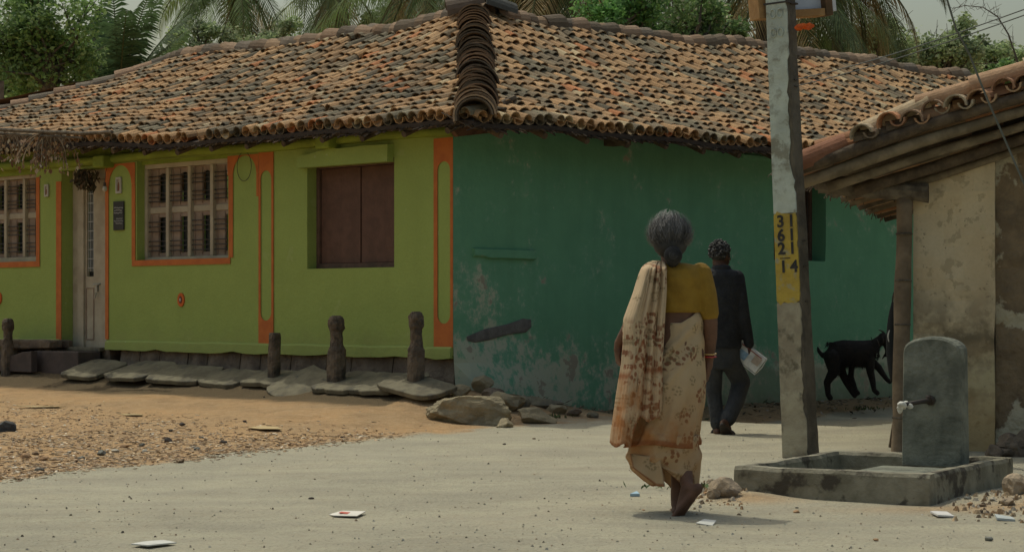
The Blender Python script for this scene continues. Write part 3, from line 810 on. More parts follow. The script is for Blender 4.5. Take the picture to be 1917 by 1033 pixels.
# brown fascia plank by the corner
mb = MB(); a = onplane(852, 255, ng, .05); 
pA = onplane(846, 238, ng, .12); pB = onplane(858, 256, ng, .12); pC = onplane(948, 246, ng, .12); pD = onplane(960, 232, ng, .12)
vs = [pA, pB, pC, pD]; vs2 = [v - ng * .06 for v in vs]; mb.add(vs + vs2, [(0, 3, 2, 1), (4, 5, 6, 7), (0, 1, 5, 4), (1, 2, 6, 5), (2, 3, 7, 6), (3, 0, 4, 7)])
mb.build('fascia_board', mat('fascia', (.16, .085, .05), (.10, .055, .035), scale=10, bump=.5), house, fix=True)
# wire loop hung on wall
mb = MB(); u, z = LU(461, 312); mb.tube([(u + .125 * math.cos(t) , .03, z + .16 * math.sin(t) * 1.0) for t in [i * math.pi / 12 for i in range(25)]], .0035, 5, cap=False)
mb.tube([(u, .03, z + .16), (u + .2, .04, z + .3)], .0035, 5)
o = mb.build('wire_loop', m_iron, None, ML, label='thin wire loop hanging on the lime wall right of the barred window', cat='wire')

# things on the wall: pictures, name plate, bulb
def picture(px, py, w_, h_, label):
    u, z = LU(px, py); t = empty('framed_picture', None, label, 'picture', 'small framed pictures beside the door', M=ML @ Matrix.Translation((u, .006, z - h_ / 2)))
    M_ = PM[t.name]
    mb = MB(); mb.ringp([(-w_/2, 0), (w_/2, 0), (w_/2, h_), (-w_/2, h_)], [(-w_/2+.022, .022), (w_/2-.022, .022), (w_/2-.022, h_-.022), (-w_/2+.022, h_-.022)], .018); mb.build('picture_frame', mat('frame_white', (.5, .47, .40), (.42, .4, .34)), t, M_, fix=True)
    mb = MB(); mb.box((-w_/2+.022, .001, .022), (w_/2-.022, .008, h_-.022), (.42, .36, .27))
    mb.prism([(-.02, .03), (.022, .03), (.018, .09), (.008, h_ - .06), (-.008, h_ - .06), (-.018, .09)], .011, (.22, .09, .05)); mb.build('print', mat('print', (1, 1, 1), (.8, .8, .8), attr=True), t, M_, fix=True)
picture(224, 347, .105, .19, 'small white framed picture above the black name plate right of the door')
picture(89, 357, .085, .15, 'small white framed picture left of the door behind the dried plants')
u, z = LU(224, 404); t = empty('name_plate', None, 'black name plate with illegible white lettering on the lime wall beside the door', 'sign', M=ML @ Matrix.Translation((u, .006, z)))
mb = MB(); mb.box((-.105, 0, -.17), (.105, .014, .17)); mb.build('plate', mat('black_plate', (.02, .022, .02), (.03, .03, .028), rough=.5), t, PM[t.name], bevel=.003)
random.seed(5); mb = MB()
for r_i, (zz, hw, xo) in enumerate(((.095, .085, 0), (.065, .08, 0), (.035, .085, 0), (-.035, .06, .02), (-.06, .085, -.0), (-.09, .065, .015))):
    x = -hw
    while x < hw:
        ww = random.uniform(.006, .014); k = random.uniform(-.004, .004)
        mb.box((-x - ww + xo * -1, .0145, zz - .008 + k), (-x - xo, .016, zz + .005 + k)) ; x += ww + .005
mb.build('lettering', mat('lettering', (.36, .36, .34), (.3, .3, .28)), t, PM[t.name])
u, z = LU(204, 354); t = empty('light_bulb', None, 'small frosted light bulb hanging under the arch right of the door', 'bulb', M=ML @ Matrix.Translation((u, .06, z)))
mb = MB(); mb.ell((0, 0, 0), (.03, .03, .036)); mb.build('bulb_glass', mat('frosted', (.5, .48, .4), (.45, .43, .36), rough=.3), t, PM[t.name], smooth=True)
mb = MB(); mb.tube([(0, 0, .03), (0, 0, .075)], .016, 8); mb.tube([(0, 0, .075), (.01, -.02, .2), (.0, -.05, .3)], .004, 5); mb.build('bulb_holder', m_iron, t, PM[t.name])
# ------------------------------------------------------------------ ROCKS, SLABS, POSTS
def slabbox(mb, px, size, M, seed, n=(8, 6), amp=.02, c=(1, 1, 1)):
    # irregular slab in local coords centred; size = (lx, ly, th)
    random.seed(seed); lx, ly, th = size; K = 28
    out = []
    for k in range(K):
        a = 2 * math.pi * k / K; cx = math.cos(a); cy = math.sin(a); m = max(abs(cx), abs(cy))
        rr = (1 - .10 * (1 - m) + .035 * nz((cx * 2, cy * 2, seed), 2.3)) * (1 if (k + seed) % 7 else .93)
        out.append((cx / m * lx / 2 * rr, cy / m * ly / 2 * rr))
    R_ = []
    for f, z in ((.05, -th), (.95, -th), (1.0, -th * .85), (1.01, -th * .2), (.995, -.003), (.95, .0), (.6, .004), (.3, .002), (.02, .003)):
        R_.append([M @ Vector((x * f, y * f, z + amp * .6 * nz((x * f, y * f, seed), 3))) for x, y in out])
    mb.rings(R_, c)
slabs = [(-70, 708, .9, .6, 0, 0), (72, 706, 1.0, .55, 0, 1), (175, 688, .62, .60, 4, 2), (262, 690, .75, .62, 3, 3), (345, 697, .85, .55, 3, 4), (430, 703, .62, .5, -4, 5), (508, 704, .60, .45, 5, 6), (655, 711, .62, .62, 3, 8), (727, 713, .66, .60, -2, 9), (800, 728, .80, .42, 4, 10)]
snames = ['long stone slab at the far left edge beyond the first stone post', 'long stone slab in front of the dark doorstep', 'stone slab just right of the doorstep', 'split stone slab below the round emblem, second right of the doorstep', 'long stone slab below the right half of the barred window', 'stone slab left of the short square post', 'broken stone slab at the foot of the short square post',
          'stone slab at the foot of the middle carved post, left of a twin slab', 'stone slab between the two carved posts, the right one of the twins', 'lowest stone slab at the foot of the right carved post near the boulder']
for (px, py, lx, ly, tl, k), nm in zip(slabs, snames):
    p = P(px, py, 22); 
    q = onplane(px, py, nl, .40); u = (q - C0).dot(Ld); z = max(gz(q.x, q.y) + .05, q.z)
    c = C0 + Ld * u + nl * (.40 if k != 10 else .55); c.z = q.z if k < 10 else gz(c.x, c.y) + .10
    M_ = Matrix.Translation(c) @ ML.to_3x3().to_4x4() @ Matrix.Rotation(R(-tl * .5 - 1), 4, 'Y') @ Matrix.Rotation(R(-16), 4, 'X')
    mb = MB(); slabbox(mb, 0, (lx * 1.07, ly, .055), M_ @ Matrix.Rotation(R(((k * 7) % 5 - 2) * 2.2), 4, 'Z') @ Matrix.Rotation(R(((k * 3) % 5 - 2) * 1.3), 4, 'Y'), k)
    mb.build('stone_slab', m_slab, smooth=False, label=nm, cat='stone slab', group='stone slabs along the foot of the lime wall', fix=True)
# tilted slab
q = onplane(562, 716, nl, .52); M_ = Matrix.Translation(q) @ ML.to_3x3().to_4x4() @ Matrix.Rotation(R(-27), 4, 'X') @ Matrix.Rotation(R(-5), 4, 'Y') @ Matrix.Rotation(R(-14), 4, 'Z')
mb = MB(); slabbox(mb, 0, (.60, .62, .08), M_, 31); mb.build('stone_slab', m_slab, label='tilted stone slab sliding down between the short post and the carved post', cat='stone slab', group='stone slabs along the foot of the lime wall', fix=True)
# slab bench and doorstep
q = onplane(62, 636, nl, .16); M_ = Matrix.Translation(q) @ ML.to_3x3().to_4x4()
mb = MB(); slabbox(mb, 0, (1.25, .42, .10), M_, 41); slabbox(mb, 0, (.3, .3, .3), M_ @ Matrix.Translation((-.4, -.02, -.11)), 42); slabbox(mb, 0, (.3, .3, .3), M_ @ Matrix.Translation((.35, -.02, -.11)), 43)
mb.build('stone_bench', m_plinth, label='low stone ledge bench against the wall left of the doorstep', cat='bench', fix=True)
q0 = LU(194, 655)[0]; q1 = LU(32, 660)[0]
t = empty('doorstep', ML @ Vector(((q0 + q1) / 2, .3, .3)), 'dark stone doorstep with a sloping side ramp below the cream door', 'doorstep')
mb = MB(); z0 = .25; zt = LU(160, 656)[1] - .0
mb.box((q0, .04, z0), (q0 + .95, .36, .555)); mb.build('step', m_pave, t, ML, bevel=.012)
mb = MB(); mb.box((D1[0] + .05, -.12, .556), (D1[1] - .1, .06, .60)); mb.build('threshold', m_slab, t, ML, bevel=.008)
mb = MB(); mb.box((q0 + .955, .10, z0), (q1 - .02, .42, .50)); mb.build('step', m_pave, t, ML, bevel=.012)
mb = MB(); mb.prism([(q0 + .75, .555), (q0 + .95, .54), (q1 - .15, .38), (q1 - .15, .30), (q0 + .75, .30)], .09); 
for v in mb.v: v.y += .43
mb.build('ramp', m_pave, t, ML, fix=True, bevel=.008)
# posts
def post(px, py, h, wd, label, fancy=True, seed=0, off=.42):
    q = onplane(px, py, nl, off); u = (q - C0).dot(Ld)
    mb = MB(); rr = []
    prof = [(0, 1.02), (.3, 1.0), (.52, .97), (.60, .93), (.65, .82), (.70, .74), (.76, .72), (.81, .76), (.85, .86), (.90, .90), (.95, .88), (.985, .74), (1.0, .5)] if fancy else [(0, 1), (.25, 1), (.5, .97), (.75, .95), (.9, .95), (.97, .93), (1.0, .82)]
    for f, s_ in prof:
        z = -.25 + (h + .25) * f if f else -.25
        sq = 4 if (not fancy or f < .62 or .83 < f < .97) else 2.4
        r = []
        for k in range(16):
            a = 2 * math.pi * (k + .5) / 16; ca, sa = math.cos(a), math.sin(a); m = (abs(ca) ** sq + abs(sa) ** sq) ** (-1 / sq)
            rad = wd / 2 * s_ * m * (1 + .12 * nz((ca, sa, f * 6 + seed), 2.6))
            r.append(Vector((rad * ca, rad * sa, z)))
        rr.append(r)
    rr2 = []
    for a, b in zip(rr[:-1], rr[1:]):
        for k in range(3): rr2.append([x.lerp(y, k / 3) * (1) for x, y in zip(a, b)])
    rr2.append(rr[-1])
    for r in rr2:
        for v in r:
            d_ = 1 + .10 * nz((v.x * 12, v.y * 12, v.z * 9 + seed), 1.8); v.x *= d_; v.y *= d_
    mb.rings(rr2)
    o = mb.build('stone_post', m_post, None, Matrix.Translation(q) @ Matrix.Rotation(R(40), 4, 'Z') @ Matrix.Rotation(R(1.5 * (seed % 3 - 1)), 4, 'X'), smooth=False, fix=True, label=label, cat='post', group='old stone posts along the lime wall')
post(15, 688, .60, .145, 'carved stone post with rounded head, leftmost, left of the doorstep', True, 1, .5)
post(513, 694, .40, .115, 'short square stone post below the orange pilaster', False, 2, .40)
post(631, 705, .62, .165, 'carved stone post with rounded head beneath the brown shutters', True, 3, .42)
post(779, 714, .68, .15, 'carved stone post with rounded head, rightmost, near the orange corner strip', True, 4, .46)
# rocks
def rockmesh(mb, c, s, seed, sub=3, c_=(1, 1, 1), rotz=0, flat=.0, ang=.22):
    rough_ = .05 if sub < 4 else .035
    import bmesh
    bm = bmesh.new(); bmesh.ops.create_icosphere(bm, subdivisions=sub, radius=1)
    rnd = random.Random(seed); pl = [(Vector((rnd.gauss(0, 1), rnd.gauss(0, 1), rnd.gauss(0, .8))).normalized(), rnd.uniform(.5, .85)) for _ in range(9)]
    Rm = Matrix.Rotation(rotz, 3, 'Z'); vs = []
    for v in bm.verts:
        p = v.co.copy()
        for n_, d in pl:
            e = p.dot(n_)
            if e > d: p -= n_ * (e - d)
        p *= 1 + ang * nz((p.x + seed * 3.1, p.y, p.z), 1.6) * .6 + rough_ * nz((p.x, p.y + seed, p.z), 6) + (.05 * nz((p.x, p.y + seed, p.z), 2.6) if sub > 3 else 0)
        p = Vector((p.x * s[0], p.y * s[1], p.z * s[2])); vs.append(Rm @ p + Vector(c))
    mb.add(vs, [[v.index for v in f.verts] for f in bm.faces], c_); bm.free()
def rock(px, py, s, seed, label, m_=None, dz=0, name='boulder', cat='boulder', rotz=0, group=None, sub=3, up=.45):
    g = gpx(px, py); mb = MB(); rockmesh(mb, g + Vector((0, 0, s[2] * up + dz)), s, seed, sub, rotz=rotz)
    return mb.build(name, m_ or m_rock, smooth=False, label=label, cat=cat, group=group)
rock(881, 790, (.40, .27, .18), 3, 'large tan boulder lying at the foot of the house corner', rotz=.1, up=.42, sub=5)
rock(950, 765, (.20, .18, .13), 8, 'angular stone wedged behind the large boulder at the corner', name='stone', cat='stone')
rock(1000, 792, (.24, .16, .10), 12, 'flat dull stone right of the large boulder, among small weeds', name='stone', cat='stone', rotz=.3)
rock(1010, 760, (.30, .10, .07), 14, 'long low stone against the dark green wall foot', m_slab, name='stone', cat='stone', rotz=-.6)
rock(868, 722, (.17, .14, .11), 17, 'broken plinth stone at the house corner below the orange strip', m_plinth, name='stone', cat='stone', dz=.05)
rock(905, 735, (.12, .10, .09), 19, 'small wedge stone between the corner and the large boulder', m_rock, name='stone', cat='stone', dz=.05)
rock(838, 700, (.16, .12, .13), 23, 'rubble stone under the lime wall end', m_plinth, name='stone', cat='stone', dz=.02)
rock(4, 808, (.13, .11, .08), 25, 'dark grey half-buried stone at the left edge of the sand', mat('dark_stone', (.085, .085, .08), (.05, .05, .05), scale=8, bump=.6), name='stone', cat='stone', up=.3)
rock(1355, 930, (.10, .08, .07), 29, 'pale broken stone touching the left end of the basin', m_rock2, name='stone', cat='stone')
rock(1336, 932, (.04, .035, .05), 31, 'small upright orange stone left of the basin', m_rock2, name='stone', cat='stone')
rock(1332, 905, (.035, .03, .02), 33, 'small grey stone behind the pale broken one by the basin', m_rock2, name='stone', cat='stone')
rock(1905, 925, (.11, .10, .08), 35, 'larger pale stone on the rubble at the right edge', m_rock2, name='stone', cat='stone')
rock(1889, 945, (.05, .04, .03), 37, 'flat tan stone below the larger pale one at the right', m_rock2, name='stone', cat='stone')
for i, (px, py, s_, lab) in enumerate([(862, 742, .10, 'chunk of plinth rubble just left above the large boulder'), (925, 748, .11, 'pale rubble stone touching the green wall corner'), (975, 762, .10, 'rubble stone between the flat stone and the green wall'), (1040, 772, .09, 'rubble stone right of the long low one by the green wall'), (1075, 778, .07, 'small rubble stone farther right along the green wall foot'), (1110, 782, .06, 'last small rubble stone before the woman along the green wall'), (945, 800, .08, 'grey stone leaning on the right side of the large boulder'), (800, 745, .07, 'brown stone below the lowest slab beside the large boulder')]):
    rock(px, py, (s_ * 1.2, s_, s_ * .75), 200 + i, lab, [m_rock, m_plinth, m_slab][i % 3], name='stone', cat='stone', rotz=i, group='rubble stones along the house corner')
# stone heap beside hut
t = None
random.seed(77)
hl = ['top', 'left', 'middle', 'right', 'lower', 'upper right', 'small left', 'small front', 'dark back', 'long']
for i, (px, py, r, lab) in enumerate([(1905, 842, .13, 'rounded dark stone, front right of the heap by the mud wall'), (1880, 845, .11, 'rounded dark stone, front middle of the heap by the mud wall'), (1860, 845, .09, 'small dark stone, left end of the heap by the mud wall'), (1893, 826, .11, 'dark stone on top of the heap by the mud wall'), (1915, 822, .12, 'dark stone at the frame edge on top of the heap')]):
    g = P(px, py, 14.7); mb = MB(); rockmesh(mb, g, (r, r * .8, r * .62), 60 + i, 3, rotz=i)
    mb.build('stone', m_plinth, label=lab, cat='stone', group='stones heaped against the mud wall')
# individual stones in the debris field
sp = [(48, 858, .05, 'o'), (82, 862, .06, 'o'), (66, 852, .04, 'b'), (152, 860, .04, 'g'), (190, 853, .055, 'g'), (232, 838, .05, 'o'), (267, 835, .04, 'g'), (271, 846, .035, 'w'), (313, 826, .05, 'd'), (338, 866, .045, 'b'), (418, 830, .05, 'd'), (368, 842, .035, 'g'), (340, 796, .045, 'd'), (232, 812, .03, 'o'), (168, 820, .03, 'b'), (320, 808, .03, 'd'), (377, 820, .03, 'g'), (215, 846, .04, 'w'), (75, 882, .05, 'g'), (130, 848, .03, 'w'), (458, 790, .028, 'd'), (495, 744, .02, 'd'), (640, 820, .02, 'd'), (583, 934, .018, 'd'), (1490, 960, .026, 'o'), (1492, 952, .012, 'd'), (1640, 1012, .02, 'o'), (1850, 1012, .032, 'g'), (1815, 945, .03, 'o'), (1838, 948, .028, 'b'), (1858, 938, .03, 'w'), (1812, 935, .03, 'g'), (1875, 958, .022, 'o'), (1310, 940, .03, 'w'), (1322, 925, .02, 'o'), (1296, 930, .025, 'g'), (1000, 822, .02, 'b'), (944, 832, .02, 'd'), (1205, 955, .012, 'o'), (1790, 955, .02, 'b'), (1925, 945, .04, 'o')]
pal = {'o': ((.42, .26, .14), 'orange-brown'), 'b': ((.22, .15, .09), 'brown'), 'g': ((.22, .22, .19), 'grey'), 'd': ((.07, .055, .045), 'dark'), 'w': ((.50, .45, .36), 'pale')}
smats = {k: mat('stone_' + k, v[0], tuple(q * .6 for q in v[0]), scale=20, bump=.5) for k, v in pal.items()}
for i, (px, py, r, k) in enumerate(sp):
    g = gpx(px, py); mb = MB(); r *= .72; rockmesh(mb, g + Vector((0, 0, r * .3)), (r * random.uniform(1, 1.5), r, r * .6), 100 + i, 2, rotz=random.random() * 3)
    zone = 'on the sandy patch, left' if px < 560 else ('by the right rubble' if px > 1600 else ('by the basin' if px > 1280 else 'on the open road'))
    if i in (0,): lab = 'leftmost orange-brown stone of the pair at the sandy patch edge'
    else:
        best = min(((math.hypot(px - a[0], (py - a[1]) * 2), a) for j, a in enumerate(sp) if j != i), key=lambda z: z[0])[1]
        rel = ('right' if px > best[0] else 'left') + (' and nearer' if py > best[1] else ' and farther') 
        lab = '%s stone %s of a %s one %s, %.2f across' % (pal[k][1], rel.replace(' and', ','), pal[best[3]][1], zone, px / 1917)
    mb.build('stone', smats[k], label=lab[:110], cat='stone', group='loose small stones on the ground')
# gravel + chips (stuff)
def scatter(name, n, area, size, cols, seed, flat, label, cat, m_):
    rnd = random.Random(seed); mb = MB(); k = 0
    while k < n:
        px, py = area(rnd)
        g = P(px, py, 10) ; d = CH * F / max(20, (py - HY)); x = (px - HX) / F * d
        z = gz(x, d); s_ = size(rnd); c = rnd.choice(cols); a = rnd.random() * 6.3
        L_ = s_ * rnd.uniform(1, 2.2 if flat else 1.4); W_ = s_ * rnd.uniform(.4, .9); H_ = s_ * (.07 if flat else rnd.uniform(.4, .8))
        ca, sa = math.cos(a), math.sin(a); tz = rnd.uniform(-.25, .25) if flat else 0
        vs = []
        for (ux, uy, uz) in ((-1, -.6, 0), (-.2, -1, 0), (.9, -.5, 0), (1, .5, 0), (.1, 1, 0), (-.9, .6, 0)):
            vs.append((x + (ux * L_ * ca - uy * W_ * sa) / 2, d + (ux * L_ * sa + uy * W_ * ca) / 2, z - .002 + ux * tz * L_ / 2 + (.002 if flat else 0)))
        up = [(v[0] * .35 + x * .65 + rnd.gauss(0, s_ * .08), v[1] * .35 + d * .65, v[2] + H_) if not flat else (v[0], v[1], v[2] + H_ + .002) for v in vs]
        fs = [(5, 4, 3, 2, 1, 0), (6, 7, 8, 9, 10, 11)] + [(i, (i+1) % 6, 6 + (i+1) % 6, 6 + i) for i in range(6)]
        kk = rnd.uniform(.7, 1.2); mb.add(vs + up, fs, tuple(min(1, q * kk) for q in c)); k += 1
    o = mb.build(name, m_, kind='stuff', label=label, cat=cat, origin=(0, 12, 0))
m_chip = mat('chips', (1, 1, 1), (.8, .8, .8), attr=True, scale=30)
def a1(r):
    while True:
        px = r.uniform(-40, 800); lo = lerp(765, 812, max(0, px) / 560) if px < 560 else 808; hi = lerp(898, 800, max(0, px) / 900)
        py = lo + (hi - lo) * (1 - r.random() ** 1.4) + r.gauss(0, 4)
        if r.random() < 1.15 - px / 700: return px, py
scatter('wood_chips', 6500, a1, lambda r: r.uniform(.008, .034), [(.50, .36, .22), (.46, .30, .17), (.56, .43, .28), (.34, .23, .14), (.42, .27, .14), (.60, .52, .40), (.26, .18, .11)], 5, True, 'scattered light wood chips and shavings covering the sandy patch', 'wood chips', m_chip)
def a2(r): return r.uniform(-40, 1960), 640 + 400 * r.random() ** .6 + 130
scatter('gravel', 3800, lambda r: (r.uniform(-40, 1960), r.uniform(785, 1045)), lambda r: .003 + .013 * r.random() ** 3, [(.14, .11, .08), (.24, .21, .16), (.38, .34, .27), (.33, .24, .16), (.5, .47, .4), (.30, .28, .22)], 6, False, 'fine gravel and grit strewn over the road', 'gravel', m_chip)
def a3(r):
    z = r.random()
    if z < .45: return r.uniform(1290, 1400), r.gauss(928, 12)
    return min(1935, r.gauss(1860, 50)), r.gauss(945, 14)
scatter('rubble', 420, a3, lambda r: .008 + .03 * r.random() ** 2, [(.45, .33, .2), (.34, .22, .12), (.5, .44, .35), (.2, .15, .1)], 7, False, 'small rubble piled round the foot of the basin', 'rubble', m_chip)
def a4(r): return r.uniform(930, 1700), r.gauss(787 if r.random() < .5 else 800, 7)
rnd = random.Random(9); mb = MB()
for k in range(900):
    t_ = rnd.uniform(.6, 9.5); o_ = .12 + abs(rnd.gauss(0, .35)); p = C0 + Gd * t_ + ng * (o_ + .1); p.z = gz(p.x, p.y)
    L_ = rnd.uniform(.02, .12); a = rnd.random() * 6.3; e = rnd.uniform(-.1, .5)
    v = Vector((math.cos(a) * math.cos(e), math.sin(a) * math.cos(e), math.sin(e))) * L_; w_ = Vector((-math.sin(a), math.cos(a), .3)) * rnd.uniform(.005, .02)
    mb.add([p, p + v * .5 + w_, p + v, p + v * .5 - w_], [(0, 1, 2, 3)], rnd.choice([(.10, .07, .04), (.16, .12, .07), (.05, .04, .03), (.25, .2, .13), (.06, .07, .03), (.30, .27, .22)]))
mb.build('leaf_litter', m_chip, kind='stuff', label='dry leaves and litter along the foot of the dark green wall', cat='litter', origin=(2, 21, 0))
# weeds by the corner rocks
rnd = random.Random(10)
for (px, py, n_, lab) in ((1015, 785, 160, 'small dark green weed growing beside the boulder at the wall foot'), (1610, 768, 60, 'tiny weed tuft by the wall below the goat'), (1290, 915, 70, 'low dry grass tuft left of the basin behind the woman')):
    mb = MB(); g = gpx(px, py)
    for k in range(n_):
        a = rnd.random() * 6.3; r_ = rnd.gauss(0, .10); b = g + Vector((math.cos(a) * r_ * 1.5, math.sin(a) * r_, 0)); h = rnd.uniform(.02, .06)
        d_ = Vector((rnd.gauss(0, .02), rnd.gauss(0, .02), h)); w_ = Vector((rnd.gauss(0, .005), rnd.gauss(0, .005), 0))
        mb.add([b - w_, b + d_ * .5 + w_ * 1.3, b + d_, b + d_ * .5 - w_ * 1.3], [(0, 1, 2, 3)], rnd.choice([(.05, .09, .03), (.08, .12, .04), (.12, .12, .05)]))
    mb.build('weed', m_chip, label=lab, cat='weed')
# litter papers
def paper(px, py, pts, h, label, cols, name='paper_scrap'):
    g = gpx(px, py); mb = MB()
    m = len(pts); vs = [g + Vector((x * 1.1, y * 1.9, .008 + .012 * nz((x * 14, y * 14, px), 1))) for x, y in pts]; vs += [v + Vector((0, 0, h)) for v in vs]
    mb.add(vs, [tuple(range(m))[::-1], tuple(range(m, 2*m))] + [(i, (i+1) % m, m + (i+1) % m, m + i) for i in range(m)], cols[0])
    if len(cols) > 1:
        vs = [g + Vector((x, y, .0105 + h + .012 * nz((x * 14, y * 14, px), 1))) for x, y in [(-.035, -.05), (.01, -.06), (.02, .05), (-.03, .06)]]; mb.add(vs + [v + Vector((0, 0, .001)) for v in vs], [(0, 1, 2, 3), (4, 5, 6, 7)], cols[1])
    return mb.build(name, mat('litter', (1, 1, 1), (.9, .9, .9), attr=True, scale=10), label=label, cat='paper', fix=True)
W_ = (.58, .57, .52)
paper(648, 966, [(-.08, .0), (-.05, -.06), (.06, -.07), (.085, .06), (-.03, .07)], .004, 'red and white torn wrapper lying on the road', [(.70, .66, .58), (.5, .13, .09)])
paper(285, 1023, [(-.08, -.02), (.0, -.05), (.09, .03), (.03, .06), (-.04, .03)], .006, 'crumpled white paper scrap at the bottom left of the road', [W_])
paper(1322, 981, [(-.05, -.02), (.02, -.05), (.05, .02), (.0, .05)], .004, 'white paper scrap in the road just below the woman', [W_])
paper(1764, 967, [(-.04, -.05), (.04, -.05), (.04, .05), (-.01, .07), (-.04, .05)], .009, 'small white packet in front of the basin', [(.6, .58, .55)])
paper(1880, 973, [(-.05, -.04), (.03, -.05), (.05, .03), (-.02, .06)], .012, 'crumpled pale plastic scrap at the lower right', [(.42, .45, .44)])
paper(1186, 928, [(-.02, -.02), (.03, -.02), (.02, .03)], .015, 'tiny pale blue plastic scrap left of the woman', [(.35, .5, .6)])
paper(495, 803, [(-.14, .03), (-.02, -.08), (.16, -.12), (.1, .03), (-.05, .10)], .004, 'dry yellow leaf strip on the sand below the tilted slab', [(.50, .38, .20)], 'dry_leaf')
paper(245, 777, [(-.12, .03), (-.02, -.05), (.12, -.06), (.08, .05)], .004, 'dry yellow leaf strip on the upper sandy patch', [(.48, .38, .20)], 'dry_leaf')
paper(75, 763, [(-.25, .03), (-.02, -.05), (.25, -.03), (.1, .06)], .004, 'long dry leaf strip at the far left of the sand', [(.45, .34, .18)], 'dry_leaf')

# ------------------------------------------------------------------ UTILITY POLE
pb = Vector(((1500 - HX) / F * 14.6, 14.6, -.05)); 
pole = empty('utility_pole', pb, 'leaning concrete utility pole with whitewash, yellow number patch and embossed rings', 'pole')
topx = (1474 - HX) / F * 14.6; Hp = 3.62
lean = (topx - pb.x) / 2.25
MP = Matrix.Translation(pb) @ Matrix.Rotation(math.atan(lean), 4, 'Y') @ Matrix.Rotation(R(-33), 4, 'Z')
# local: front face along +x at y=-b ; right face at x=+a
def halfw(z): return lerp(.102, .082, z / 3.6), lerp(.092, .074, z / 3.6)
mb = MB(); rr = []
for i in range(46):
    z = -.3 + (Hp + .3) * i / 45; a, b = halfw(max(0, z)); ch = .012; e = .006
    pts = [(-a + ch, -b), (0, -b), (a - ch, -b), (a, -b + ch), (a, 0), (a, b - ch), (a - ch, b), (0, b), (-a + ch, b), (-a, b - ch), (-a, 0), (-a, -b + ch)]
    sc_ = 1 + (.05 if z < .25 else 0)
    rr.append([Vector((x * sc_ + e * nz((x, z, 1), 5), y * sc_ + e * nz((y, z, 7), 5), z)) for x, y in pts])
mb.rings(rr); mb.build('shaft', mat('pole_concrete', (.145, .12, .085), (.085, .07, .05), scale=6, bump=.9, bscale=18, c3=(.05, .045, .035), s3=5, t3=(.6, .75)), pole, MP, smooth=False, fix=True)
def ragged(z0, z1, side, name, m_, extra, lab=None, seedz=0, up=0):
    mb = MB(); rr = []; n_ = 40
    for i in range(n_ + 1):
        z = lerp(z0, z1, i / n_); a, b = halfw(z); w1 = a * (.84 + .5 * nz((z * 2.2, seedz, 2), 1.3) + .2 * nz((z * 14, seedz, 5), 1)); w1 = min(w1, a - .002)
        if name == 'yellow_patch': w1 = min(a - .004, a * (.95 + .2 * nz((z * 9, 3, 2), 1)))
        x0 = -a + .004; y = -b - .0045 - extra
        xs_ = [lerp(x0, w1, k / 6) for k in range(7)]
        e = .006
        dz = (.015 * nz((i, 3, 3), 1) if i in (0, n_) else 0)
        rr.append([Vector((x, y + e * nz((0, z, 7), 5) - .003 - (.0), z + dz + (.035 * nz((x * 40, 3, i), 1) if i in (0, n_) and name != 'whitewash' else 0))) for x in xs_] + [Vector((x, y + .012, z)) for x in xs_[::-1]])
    mb.rings(rr); return mb.build(name, m_, pole, MP, fix=True, label=lab)
m_wash = mat('whitewash', (.50, .54, .46), (.40, .43, .37), scale=5, bump=.8, bscale=14, c3=(.24, .235, .18), s3=7, t3=(.52, .62))
m_yel = mat('yellow_paint', (.46, .33, .06), (.36, .25, .05), scale=7, bump=.5, c3=(.34, .31, .19), s3=12, t3=(.54, .64))
def zpole(py): return (575 - py) / F * 14.52 + CH + .05
ragged(zpole(398), Hp, 0, 'whitewash', m_wash, 0, 'patchy whitewashed face of the pole')
ragged(zpole(565), zpole(398) - .002, 0, 'yellow_patch', m_yel, 0.001, 'yellow painted patch with black numbers')
ragged(-.05, zpole(565) - .002, 0, 'whitewash', mat('old_whitewash', (.38, .34, .24), (.27, .23, .16), scale=6, bump=.5, c3=(.14, .12, .08), s3=7), 0, None, 5)
m_ink = mat('ink', (.03, .03, .03), (.05, .045, .04))
for txt, py in (('31', 414), ('61', 440), ('21', 465), ('14', 499)):
    for k, chx in enumerate(txt):
        cu = bpy.data.curves.new('t', 'FONT'); cu.body = chx; cu.size = .118; cu.align_x = 'CENTER'; cu.align_y = 'CENTER'; cu.extrude = .0008; cu.offset = .0035
        to = bpy.data.objects.new('t', cu); col.objects.link(to); bpy.context.view_layer.update()
        me = bpy.data.meshes.new_from_object(to.evaluated_get(bpy.context.evaluated_depsgraph_get())); bpy.data.objects.remove(to)
        me.name = 'painted_digit'; me.materials.clear(); me.materials.append(m_ink)
        o = bpy.data.objects.new('painted_digit', me); z = zpole(py); a, b = halfw(z)
        put(o, pole, MP @ Matrix.Translation((-.034 + k * .084 + (.008 if txt == '14' else 0), -b - .0125 - .0, z)) @ Matrix.Rotation(R(90), 4, 'X')); o['label'] = 'black painted figure ' + chx
mb = MB(); z = zpole(483); mb.box((-.05, -halfw(z)[1] - .0125, z), (.03, -halfw(z)[1] - .008, z + .006)); mb.build('painted_dash', m_ink, pole, MP)
for py in (24, 60):
    z = zpole(py)
    for k in (-1, 1):
        mb = MB(); y = -halfw(z)[1] - .010; pts = [Vector((k * .027 + .021 * math.cos(t), y, z + .03 * math.sin(t))) for t in [i * math.pi / 8 for i in range(17)]]
        mb.tube(pts, .006, 6, cap=False); mb.build('embossed_ring', m_wash, pole, MP, smooth=True)
for py in (8, 150, 162, 452, 500, 566): 
    z = zpole(py); mb = MB(); b = halfw(z)[0]; mb.box((b - .002, -.02, z), (b + .006, .03, z + .008)); mb.build('embossed_mark', m_iron, pole, MP)
mb = MB(); z = zpole(6); mb.box((-halfw(z)[0] - .012, -halfw(z)[1] - .012, z), (halfw(z)[0] + .012, halfw(z)[1] + .012, z + .012)); mb.build('strap', m_iron, pole, MP)
